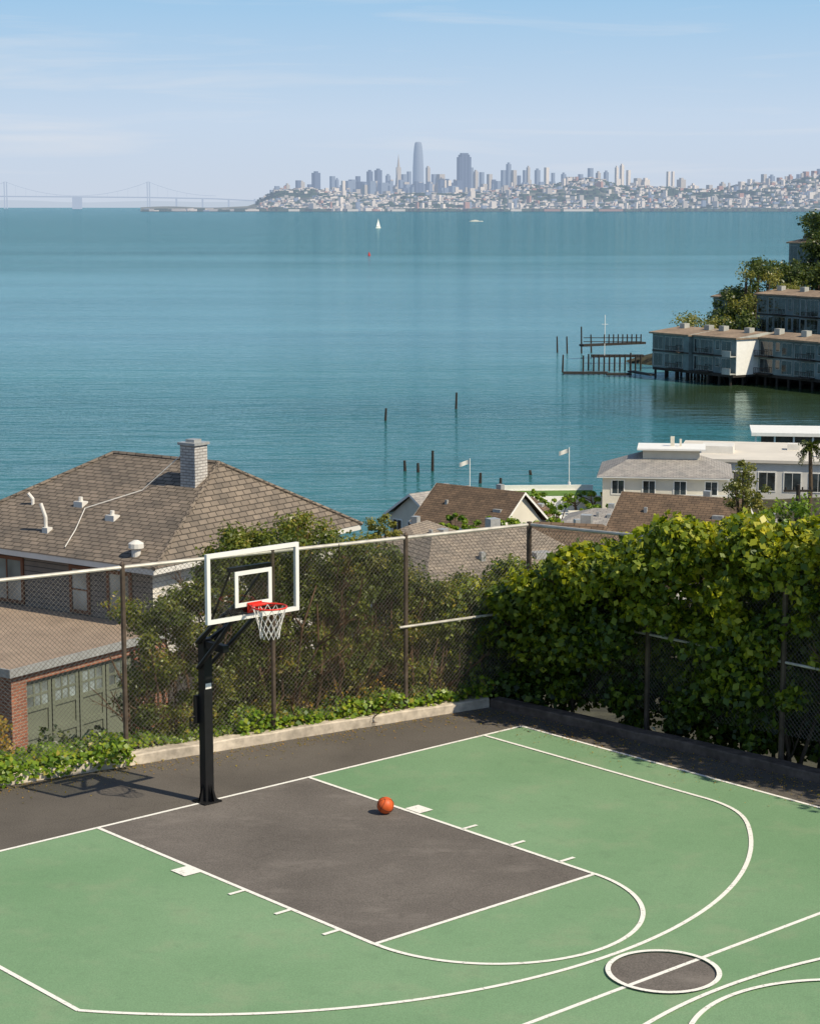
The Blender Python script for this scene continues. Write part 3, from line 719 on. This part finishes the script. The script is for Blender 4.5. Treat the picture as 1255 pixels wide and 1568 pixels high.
b.box(-1,8,-9.1,-9.03,-18.0,-17.93,0)
b.build('terraces',[M['white'],M['lawn'],M['stucco'],M['shingle3']],tr)
def tree(name,base,h,crown,nc,per,leaf,mat,trunk_r=.15,shell=.3):
    e=empty(name); base=Vector(base)
    cz=base.z+h-crown[2]*.9; out=[]
    while len(out)<nc:
        u=np.array([random.uniform(-1,1) for _ in range(3)])
        if (u**2).sum()>1: continue
        r=random.uniform(.2,.4)*min(crown); out.append((base.x+u[0]*crown[0],base.y+u[1]*crown[1],cz+u[2]*crown[2],r))
    S=np.array(out); P,nn,tc=clumpleaves(S[:,:3],S[:,3],per,shell)
    leafobj('foliage',P,nn,leaf*(.6+.8*rng.random(len(P))),mat,e,.7,0,tint=.5*tc+.5*rng.random(len(P)))
    b=MB(); top=base+Vector((0,0,h*.7)); b.tube([base,base.lerp(top,.5)+Vector((.1,0,0)),top],[trunk_r,trunk_r*.75,trunk_r*.4],7)
    for i in range(9):
        s=S[random.randrange(len(S))]; b.tube([base.lerp(top,random.uniform(.4,.9)),(s[0],s[1],s[2])],[trunk_r*.4,trunk_r*.12],5)
    b.build('trunk',M['brown'],e); return e
def gz(x,y): return float(hgt(np.array([x]),np.array([y]))[0])
def treeat(name,px,pytop,d,cw,ch,nc,per,leaf,mat,**k):
    p=W(px,pytop,d); g=gz(p.x,p.y); g=max(g,SEA)
    return tree(name,(p.x,p.y,g),p.z-g,(cw,cw,ch),nc,per,leaf,mat,**k)
treeat('garden_tree',1138,708,105,1.1,1.7,22,90,.15,LM['pale'])
treeat('garden_tree',1165,740,100,.9,1.4,16,90,.15,LM['pale'])
treeat('garden_tree',1225,765,85,1.8,1.4,24,130,.15,LM['bright'])
treeat('garden_tree',820,794,110,2.0,.8,22,130,.15,LM['bright'])
treeat('garden_tree',760,797,115,1.8,.8,20,130,.15,LM['bright'])
treeat('garden_tree',585,792,105,1.0,.8,16,110,.15,LM['pale'])
treeat('garden_tree',1075,793,95,1.4,.9,24,130,.15,LM['dark'])
treeat('garden_tree',1190,792,90,1.8,1.0,24,130,.15,LM['dark'])
treeat('garden_tree',1020,806,72,1.6,.9,24,130,.13,LM['bright'])
treeat('garden_tree',910,812,95,1.4,.9,22,130,.13,LM['pale'])
for (px,py,d) in ((905,750,176),(880,754,176),(815,752,172),(840,764,165),(900,768,160),(855,770,158),(1130,760,160),(1090,765,155),(950,770,165),(770,770,150),(700,790,140)):
    treeat('hedge_bush',px,py,d,1.4,.6,10,60,.25,LM['bright'])
def palm(px,py,d,h):
    p=W(px,py,d); e=empty('palm_tree'); g=gz(p.x,p.y); b=MB(); b.tube([(p.x,p.y,g),(p.x+.15,p.y,(g+p.z)/2),(p.x,p.y,p.z)],[.22,.17,.15],8); b.build('trunk',M['brown'],e)
    P=[];nn=[]
    for i in range(40):
        a=random.uniform(0,6.28); el=random.uniform(-.9,1.2); L=random.uniform(.8,1.25)
        for j in range(22):
            t=j/22; r=L*t*math.cos(el*.7); z=L*t*math.sin(el)-t*t*.7
            P.append((p.x+r*math.cos(a)+random.uniform(-.08,.08),p.y+r*math.sin(a)+random.uniform(-.08,.08),p.z+z)); v=Vector((-math.sin(a),math.cos(a),.6)).normalized(); nn.append(tuple(v))
    leafobj('fronds',np.array(P),np.array(nn),.3,LM['dark'],e,.3,.5)
palm(1240,682,160,6)
p=W(1222,742,95); g=gz(p.x,p.y); b=MB(); b.tube([(p.x,p.y,g),(p.x,p.y,p.z)],[.13,.1],8); b.box(p.x-.7,p.x+.7,p.y-.05,p.y+.05,p.z-.35,p.z-.25)
for i in range(4): b.tube([(p.x-.6+i*.4,p.y,p.z-.25),(p.x-.6+i*.4,p.y,p.z-.12)],.04,6)
b.build('utility_pole',M['pile'])
def flag(px,py0,py1,d):
    p=W(px,py0,d); q=W(px,py1,d); e=empty('flagpole'); b=MB(); b.tube([(q.x,q.y,q.z-1),(p.x,p.y,p.z)],.05,6); b.tube([(q.x,q.y,q.z-1),(q.x,q.y,q.z)],.15,8); b.build('pole',M['white'],e)
    b=MB(); n=6
    for i in range(n):
        a=[(p.x-.05-.15*i,p.y+.08*math.sin(i),p.z-.1-.05*i),(p.x-.05-.15*(i+1),p.y+.08*math.sin(i+1),p.z-.1-.05*(i+1))]
        b.face([a[0],a[1],(a[1][0],a[1][1],a[1][2]-.4),(a[0][0],a[0][1],a[0][2]-.4)])
    b.build('cloth',M['offwhite'],e)
flag(871,685,738,186); flag(719,702,745,182)
# ================================================================= CONDOS
CR=math.atan2(uc[1],uc[0])
def condo(name,ox,oy,rot,blocks,z0,z1,depth,piles=True,rows=2,white_end=()):
    e=empty(name,(ox,oy,0),rot); b=MB(); bw=MB(); br=MB(); bp=MB(); bb=MB()
    for bi,(u0,u1,off) in enumerate(blocks):
        y0=off; y1=depth
        b.box(u0,u1,y0,y1,z0,z1,0)
        X0,X1=u0-.4,u1+.4; zt=z1+.003+bi*.004
        br.box(X0,X1,y0-.5,y1+.5,zt,zt+.25,0); 
        ym=(y0+y1)/2
        br.face([(X0,y0-.5,zt+.26),(X1,y0-.5,zt+.26),(X1,ym,zt+1.),(X0,ym,zt+1.)],0)
        br.face([(X0,ym,zt+1.),(X1,ym,zt+1.),(X1,y1+.5,zt+.26),(X0,y1+.5,zt+.26)],0)
        br.face([(X1,y0-.5,zt+.26),(X1,y1+.5,zt+.26),(X1,ym,zt+1.)],1); br.face([(X0,y0-.5,zt+.26),(X0,ym,zt+1.),(X0,y1+.5,zt+.26)],1)
        for q in range(int((u1-u0)/6)+1):
            cx=u0+1.5+q*6
            if cx<u1-1: br.box(cx,cx+1.2,ym-2.0,ym-.9,zt+.5,zt+1.6,1)
        h=(z1-z0)/rows; x=u0+.4; i=bi
        while x<u1-1.2:
            w=[2.2,1.1,2.8,.9][i%4]; w=min(w,u1-.3-x)
            for r in range(rows):
                za=z0+r*h+.3; zb=z0+(r+1)*h-.4
                if i%4==3: za+=.7
                win_y(bw,y0,x,x+w,za,zb,f=.07,nv=3 if w>2.5 else 2 if w>1.5 else 1)
                if i%4==2:
                    bb.box(x-.2,x+w+.2,y0-1.2,y0-.06,z0+r*h+.0,z0+r*h+.15,0)
                    bb.box(x-.2,x+w+.2,y0-1.2,y0-1.12,z0+r*h+.95,z0+r*h+1.03,0)
                    for t in range(9): xx=x-.2+(w+.35)*t/8; bb.box(xx,xx+.05,y0-1.19,y0-1.13,z0+r*h+.15,z0+r*h+.95,0)
            x+=w+[.6,.45,.7,.5][i%4]; i+=1
        for r in range(rows):
            for q in range(3): win_x(bw,u0,y0+1+q*3.5,y0+2.8+q*3.5,z0+r*h+.4,z0+(r+1)*h-.5,f=.08)
        b.box(u0-.02,u1+.02,y0-.06,y0-.003,z0+h-.12,z0+h+.12,2)
        if bi in white_end:
            b.box(u1+.003,u1+.12,y0-.1,y0+4.6,z0-.1,z1-.05,1)
            for r in range(rows): bb.box(u1+.2,u1+2.6,y0+4.7,y0+5.0,z0+r*h+.1,z0+r*h+1.1,0); bb.box(u1-1.8,u1+.1,y0-1.4,y0-.12,z0+r*h,z0+r*h+.15,1); bb.box(u1-1.8,u1+.1,y0-1.4,y0-1.3,z0+r*h+.15,z0+r*h+1.,1)
    if piles:
        u0=min(q[0] for q in blocks); u1=max(q[1] for q in blocks); x=u0+.4
        while x<u1:
            for y in (.4,3,6,9): bp.tube([(x,y+(5 if x>19.5 else 0),-24),(x,y+(5 if x>19.5 else 0),z0)],.2,6)
            x+=2.6
        bp.box(u0,19.5,.1,depth,z0-.45,z0-.005); bp.box(19.51,u1,5.2,depth,z0-.45,z0-.005)
        bp.box(u0,u1,depth-.5,depth,-24,z0-.451)
        bp.build('pilings',M['pile'],e)
    b.build('walls',[M['condo'],M['white'],M['darkwood']],e); bw.build('windows',[M['condo_trim'],M['glassd']],e); br.build('roofs',[M['condo_roof'],M['condo_trim']],e); bb.build('balconies',[M['darkwood'],M['condo_trim']],e)
    return e
condo('waterfront_apartments',40,331,CR,[(0,9,0),(9.1,19.4,.8),(19.5,34,5.4),(34.1,44,4.8),(44.1,60,5.6)],-18.2,-12.7,13,white_end=(1,))
p=W(1158,480,372); condo('hillside_apartments',p.x,p.y,CR,[(0,12,0),(12.1,26,-1),(26.1,40,.5)],-15.2,-8.2,11,False)
p=W(1207,400,425); condo('hillside_apartments',p.x,p.y,CR,[(0,10,0),(10.1,20,0)],-8,.2,9,False)
p=W(1092,465,392); condo('hillside_house',p.x,p.y,CR,[(0,4,0),(4.1,12,1)],-16,-9.6,7,False)
def mass(name,pts,leaf,mat,per=70):
    S=[]
    for (px,py,d,w,h,n) in pts:
        for i in range(n):
            c=W(px+random.gauss(0,w/2),py+abs(random.gauss(0,1))*h*.5+h*.15,d+random.uniform(-8,8)); S.append((c.x,c.y,c.z,random.uniform(.8,1.9)))
    S=np.array(S); P,nn,tc=clumpleaves(S[:,:3],S[:,3],per,.4)
    e=empty(name); leafobj('foliage',P,nn,leaf*(.6+.8*rng.random(len(P))),mat,e,.7,0,tint=.5*tc+.5*rng.random(len(P)))
    b=MB()
    for s in S[::5]:
        g=max(gz(s[0],s[1]),SEA-1); b.tube([(s[0],s[1],g),(s[0]+.3,s[1],s[2])],[.3,.1],5)
    b.build('trunks',M['brown'],e)
mass('hillside_trees',[(1160,400,385,12,22,14),(1135,440,385,30,30,26),(1120,470,380,26,25,28),(1190,400,400,26,30,28),(1215,412,400,30,24,30),(1105,492,365,24,12,16),(1145,480,360,14,22,14)],.5,LM['dark'],100)
mass('hillside_trees',[(1250,326,430,12,34,40),(1243,365,422,22,38,44),(1262,350,420,16,50,34),(1232,405,415,26,24,36),(1262,400,405,20,30,30)],.5,LM['dark'],100)
mass('hillside_bushes',[(1165,412,380,30,18,12),(1130,455,378,34,20,14),(1100,490,362,26,12,14),(1060,487,352,18,8,8),(1215,440,385,30,8,14)],.42,LM['pale'],70)
# ================================================================= DOCK and PILINGS
dk=empty('wooden_dock'); b=MB()
def seg(b,p,q,w,z,t=.25):
    d=(Vector((q.x-p.x,q.y-p.y))).normalized(); n=Vector((-d.y,d.x))*w/2
    b.prism([(p.x+n.x,p.y+n.y),(p.x-n.x,p.y-n.y),(q.x-n.x,q.y-n.y),(q.x+n.x,q.y+n.y)],z-t,z)
zd=SEA+1.6
p=G(890,527,zd+1.2); q=G(985,523,zd+1.2); seg(b,p,q,1.5,zd+1.2,.4); p=G(905,543,zd); q=G(985,543,zd); seg(b,p,q,2.,zd,.4)
p=G(862,569,SEA+.5); q=G(930,569,SEA+.5); seg(b,p,q,1.4,SEA+.5,.35); p=G(928,572,SEA+.5); q=G(966,572,SEA+.5); seg(b,p,q,1.8,SEA+.6,.35)
p=G(965,570,SEA+.6); q=G(1000,572,SEA+1.0); seg(b,p,q,1.2,SEA+.9)
for px in range(925,985,7):
    p=W(px,517,345); b.tube([(p.x,p.y,p.z-1),(p.x,p.y,p.z+.6)],.12,5)
for py in (517,523): p=W(893,py,345); q=W(980,py,345); b.tube([p,q],.07,5)
for i in range(12):
    p=W(893+i*8,528,344+random.uniform(-2,2)); b.tube([(p.x,p.y,-23),(p.x,p.y,zd+1.2)],.16,6)
b.build('deck',M['pile'],dk)
def piling(px,ytop,ybase,w=.16):
    q=G(px,ybase,SEA); p=W(px+random.uniform(-1,1),ytop,q.y); b=MB(); b.tube([(q.x,q.y,SEA-3),(q.x,q.y,SEA),(p.x,p.y,p.z)],[w,w,w*.8],7); b.build('wood_piling',M['pile'])
for a in ((590,625,644),(698,601,626),(620,705,721),(640,709,723),(662,690,721),(735,724,740),(766,732,742),(853,515,540),(868,515,541),(861,543,570),(890,500,541),(965,540,572),(905,512,540),(812,720,727)):
    piling(*a,w=.17)
p=W(926,482,345); b=MB(); b.tube([(p.x,p.y,-19),(p.x,p.y,p.z)],.07,6); b.tube([(p.x-.5,p.y,p.z-1.6),(p.x+.5,p.y,p.z-1.6)],.04,5); b.build('boat_mast',M['white'])
# ================================================================= BOATS
p=G(579,349,SEA); e=empty('sailboat',(p.x,p.y,SEA),.9); b=MB(); e.scale=(.62,.62,.75)
b.prism([(-7,0),(-5,1.8),(5,2),(6.5,0),(5,-2),(-5,-1.8)],-.2,1.6); b.build('hull',M['white'],e)
b=MB(); b.face([(-5.5,0,2.5),(.3,0,2.5),(.3,0,15)]); b.face([(.8,0,2.2),(6,0,2.0),(.8,0,13)]); b.tube([(.5,0,1.6),(.5,0,15.5)],.12); b.build('sails',M['white'],e)
p=G(565,391,SEA); e=empty('channel_buoy',(p.x,p.y,SEA)); b=MB(); b.tube([(0,0,-.3),(0,0,.5),(0,0,.51),(0,0,1.9)],[.8,.8,.5,.15],10); b.build('body',M['red'],e)
p=G(728,339,SEA); e=empty('ferry_boat',(p.x,p.y,SEA)); e.scale=(.5,.5,.35); b=MB(); b.prism([(-22,0),(-18,4),(20,4),(24,0),(20,-4),(-18,-4)],-.2,3); b.box(-14,10,-3,3,3,6); b.box(-6,4,-2,2,6,8); b.build('hull',M['offwhite'],e)
# ================================================================= far shore city
def lx(px,d): a,bb,_=ray(px,312); return a/bb*d
prof=[(215,322),(300,321),(380,318),(398,312),(430,293),(470,291),(520,297),(560,300),(620,301),(700,299),(760,296),(800,286),(850,286),(900,276),(950,287),(1000,290),(1050,293),(1100,293),(1150,285),(1200,281),(1255,272),(1400,265),(1700,268)]
pp=[a for a,_ in prof]; pz=[(312.5-y)*9400/F+8 for _,y in prof]
def cityh(x,y):
    px=627.5+(x/y)*F; zt=np.interp(px,pp,pz); t=np.clip((y-7650)/1500,0,1); t=t*t*(3-2*t)
    lump=6*np.sin(x*.006+y*.004)*np.sin(x*.011-y*.003)*t
    return -18.5+(np.maximum(zt,-8)+18.5)*t+lump
e=empty('distant_city'); b=MB()
cx=np.linspace(lx(215,7600),lx(1500,7600),150); cyy=np.linspace(7600,9600,16)
g=[]
for yv in cyy:
    for xv in cx: xx=xv*yv/7600; g.append((xx,yv,float(cityh(np.array([xx]),np.array([yv]))[0])))
n=len(cx); fs=[(j*n+i,j*n+i+1,(j+1)*n+i+1,(j+1)*n+i) for j in range(len(cyy)-1) for i in range(n-1)]
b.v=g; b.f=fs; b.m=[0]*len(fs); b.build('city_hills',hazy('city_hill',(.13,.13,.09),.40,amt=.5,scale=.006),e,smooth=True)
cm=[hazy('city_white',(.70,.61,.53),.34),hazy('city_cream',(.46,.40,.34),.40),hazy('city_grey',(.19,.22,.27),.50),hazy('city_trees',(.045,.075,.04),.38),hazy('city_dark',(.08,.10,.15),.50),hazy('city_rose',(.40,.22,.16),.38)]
b=MB()
def cbox(px,d,w,dp,z0,z1,mi,rot=.5):
    x=lx(px,d); Mx=Matrix.Translation((x,d,0))@Matrix.Rotation(rot,4,'Z'); b.box(-w/2,w/2,-dp/2,dp/2,z0,z1,mi,Mx)
for i in range(4600):
    d=7680+(random.random()**1.1)*1800; px=random.uniform(396,1300); x=lx(px,d); h=float(cityh(np.array([x]),np.array([d]))[0])
    grn=math.sin(x*.0052+1.3)*math.cos(d*.007+x*.002)>.5
    w=random.uniform(8,22); r=random.random(); mi=0 if r<.32 else 1 if r<.55 else 2 if r<.66 else 5 if r<.73 else 3
    if grn and random.random()<.8: mi=3
    if mi==3: w*=1.8
    hh=random.uniform(6,12) if random.random()<.95 else random.uniform(16,34)
    if mi==3: hh=8
    cbox(px,d,w,w*random.uniform(.6,1.2),h-10,h+hh,mi,random.choice([.3,.35,1.0]))
for i in range(260):
    px=random.uniform(600,1255); d=7640+random.random()*40; cbox(px,d,random.uniform(20,60),20,-20,-14+random.random()*6,3)
for px,w in ((845,60),(885,110),(935,90),(790,40),(610,50),(540,40),(450,40)): cbox(px,7612,w,20,-20,-11,0 if px not in (845,935) else 5,0)
for i in range(70): cbox(random.uniform(225,400),7650+random.random()*200,random.uniform(15,45),30,-20,-15+random.random()*7,random.choice([0,2,1,3,3]),0)
b.build('houses',cm,e)
b=MB()
tw=[(484,14,266,4),(509,9,271,2),(516,6,276,2),(540,14,276,2),(548,8,271,4),(566,10,264,4),(579,12,262,4),(594,8,270,2),(599,6,276,1),(618,8,268,2),(626,7,264,2),(655,7,258,1),(664,8,268,2),(674,14,268,1),(684,8,275,2),(698,9,276,1),(720,9,258,2),(728,8,264,1),(737,8,265,2),(749,9,268,1),(755,8,276,4),(770,8,262,2),(778,8,253,2),(786,9,262,1),(794,6,270,4),(803,7,262,2),(808,6,258,1),(822,9,262,2),(836,8,258,0),(846,6,266,2),(862,8,268,2),(872,8,272,1),(888,8,268,2),(903,9,259,2),(915,8,266,1),(927,8,265,2),(943,6,258,0),(951,7,255,0),(961,7,262,0),(975,12,274,1),(987,14,276,0),(1022,6,264,0),(1029,5,264,0),(1042,14,276,1),(1060,8,284,0),(1085,10,284,1),(1105,10,282,1),(1135,10,279,0),(1150,9,276,2),(1168,9,268,1),(1180,10,271,2),(1192,9,273,5),(1208,9,271,5),(1222,9,268,2),(1232,10,264,5),(1245,10,263,5),(1253,9,260,2),(462,10,280,1),(440,8,284,1),(430,8,288,1)]
for (px,w,yt,mi) in tw:
    d=9750 if px>760 else 10400; zt=8.4+(312.5-yt)*d/F; ww=w*d/F*.7; cbox(px,d,ww,ww,-10,zt,mi,.6)
    if random.random()<.5: cbox(px,d,ww*.5,ww*.5,zt,zt+8,mi,.6)
for i in range(130):
    px=random.gauss(640,95); 
    if px<440 or px>850: continue
    d=9900+random.random()*500; yt=random.uniform(276,295); w=random.uniform(14,34); cbox(px,d,w,w,-10,8.4+(312.5-yt)*d/F,random.choice([1,2,2,0,4]),.6)
b.build('towers',cm,e)
d=10300
x=lx(710,d); zt=8.4+(312.5-239)*d/F; b=MB(); ww=62
for i in range(7):
    o_=(i%2)*3; b.box(-ww/2+i*ww/7,-ww/2+(i+1)*ww/7-1,-25-o_,25+o_,-10,zt-(0 if 0<i<6 else 12),0)
b.box(-18,18,-14,14,zt,zt+8,0); b.build('dark_skyscraper',cm[4],None,loc=(x,d,0),rot=.3)
x=lx(610,d); zt=8.4+(312.5-237)*d/F; b=MB(); s=23; b.v=[(-s,-s,-10),(s,-s,-10),(s,s,-10),(-s,s,-10),(0,0,zt)]; b.f=[(0,1,4),(1,2,4),(2,3,4),(3,0,4)]; b.m=[0]*4
for q in (-1,1): b.box(q*9-3,q*9+3,-5,5,60,zt-70,0)
b.build('pyramid_skyscraper',cm[1],None,loc=(x,d,0),rot=.4)
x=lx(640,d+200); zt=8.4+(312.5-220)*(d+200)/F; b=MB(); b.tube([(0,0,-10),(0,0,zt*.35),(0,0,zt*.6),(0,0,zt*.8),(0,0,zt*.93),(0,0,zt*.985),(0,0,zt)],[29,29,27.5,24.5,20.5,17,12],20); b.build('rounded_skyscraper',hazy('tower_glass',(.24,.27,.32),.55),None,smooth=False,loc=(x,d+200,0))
HZ=(.56,.64,.76)
b=MB(); pts=[]
pr=[(-9000,20),(-6000,60),(-3000,30),(-2000,25),(-1000,40),(1500,30),(4000,60),(9000,30)]
n=80
for i in range(n):
    x=-9000+18000*i/(n-1); z=interp(x,[a for a,_ in pr],[c for _,c in pr])+8*math.sin(i*1.3); pts.append((x,z))
for i in range(n-1):
    b.face([(pts[i][0],15500,-21),(pts[i+1][0],15500,-21),(pts[i+1][0],16500,pts[i+1][1]),(pts[i][0],16500,pts[i][1])])
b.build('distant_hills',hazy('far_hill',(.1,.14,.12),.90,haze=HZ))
e=empty('suspension_bridge'); b=MB(); d=11500
def bp_(px,py): p=W(px,py,d); return (p.x,p.y,p.z)
deck=[(-60,300),(110,301),(227,302),(330,304),(410,308)]
for i in range(len(deck)-1):
    b.tube([bp_(*deck[i]),bp_(*deck[i+1])],3.5,4)
for px in (8,227):
    for o_ in (-10,10):
        p=bp_(px,278); b.tube([(p[0]+o_*.5,p[1]+o_,-20),(p[0]+o_*.5,p[1]+o_,p[2])],3,4)
for (a_,c_) in ((8,118),(227,118),(227,330),(8,-90)):
    prev=None
    for i in range(15):
        t=i/14; px=a_+(c_-a_)*t; py=278+(21.5)*(1-(1-t)**2); p=bp_(px,py)
        if prev: b.tube([prev,p],1.0,4,cap=False)
        prev=p
        if i%2==0 and 0<i: b.tube([p,bp_(px,301)],.5,3,cap=False)
p=bp_(118,302); b.box(p[0]-25,p[0]+25,d-20,d+20,-20,p[2]+5)
for px in (270,310,350,390): p=bp_(px,304); b.box(p[0]-4,p[0]+4,d-10,d+10,-20,p[2])
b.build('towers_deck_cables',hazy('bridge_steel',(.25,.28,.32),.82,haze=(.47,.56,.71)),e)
# ================================================================= SKY / SUN / CAMERA
w=bpy.data.worlds.new('World'); SC.world=w; w.use_nodes=True; nt=w.node_tree; nt.nodes.clear()
sky=N(nt,'ShaderNodeTexSky',sky_type='NISHITA'); sky.sun_disc=False; sky.sun_elevation=math.asin(SUNV.z); sky.sun_rotation=math.atan2(SUNV.x,SUNV.y)
sky.altitude=50; sky.air_density=1.; sky.dust_density=.4; sky.ozone_density=3.
tc=N(nt,'ShaderNodeTexCoord')
mp=N(nt,'ShaderNodeMapping'); mp.inputs['Scale'].default_value=(2.2,2.2,30.); mp.inputs['Rotation'].default_value=(0,.05,0); nt.links.new(tc.outputs['Generated'],mp.inputs[0])
cn=N(nt,'ShaderNodeTexNoise'); cn.inputs['Scale'].default_value=2.6; cn.inputs['Detail'].default_value=7; cn.inputs['Roughness'].default_value=.55; cn.inputs['Distortion'].default_value=.4; nt.links.new(mp.outputs[0],cn.inputs['Vector'])
cf=ramp(nt,cn.outputs[0],[(.5,(0,0,0)),(.8,(.5,.5,.5))])
sx=N(nt,'ShaderNodeSeparateXYZ'); nt.links.new(tc.outputs['Generated'],sx.inputs[0])
BGS=.12
# maritime haze layer hugging the horizon: replaces the yellowish extinction of the clear-air model
K=1/BGS/10
hz=ramp(nt,math_(nt,'MULTIPLY',sx.outputs[2],3.),[(.0,(.59*K,.66*K,.77*K)),(.12,(.56*K,.68*K,.83*K)),(.33,(.31*K,.56*K,.81*K)),(1.,(.14*K,.32*K,.58*K))])
hz10=mixc(nt,1.,hz,(10.,10.,10.),'MULTIPLY')
hf=ramp(nt,sx.outputs[2],[(.12,(1,1,1)),(.5,(0,0,0))])
base=mixc(nt,hf,sky.outputs[0],hz10)
cc=mixc(nt,cf,base,(.80/BGS,.80/BGS,.82/BGS))
bg=N(nt,'ShaderNodeBackground'); bg.inputs[1].default_value=BGS; nt.links.new(cc,bg.inputs[0])
wo=N(nt,'ShaderNodeOutputWorld'); nt.links.new(bg.outputs[0],wo.inputs[0])
sl=bpy.data.lights.new('sun','SUN'); sl.energy=5.; sl.angle=R(.5); sl.color=(1,.90,.72); so=bpy.data.objects.new('sun',sl); COL.objects.link(so)
so.rotation_euler=SUNV.to_track_quat('Z','Y').to_euler()
cd=bpy.data.cameras.new('camera'); co=bpy.data.objects.new('camera',cd); COL.objects.link(co); SC.camera=co
cd.sensor_fit='HORIZONTAL'; cd.sensor_width=36; cd.lens=36*F/1255; cd.clip_start=.5; cd.clip_end=90000
co.location=(0,0,HC); co.rotation_euler=(math.pi/2-PT,0,0)
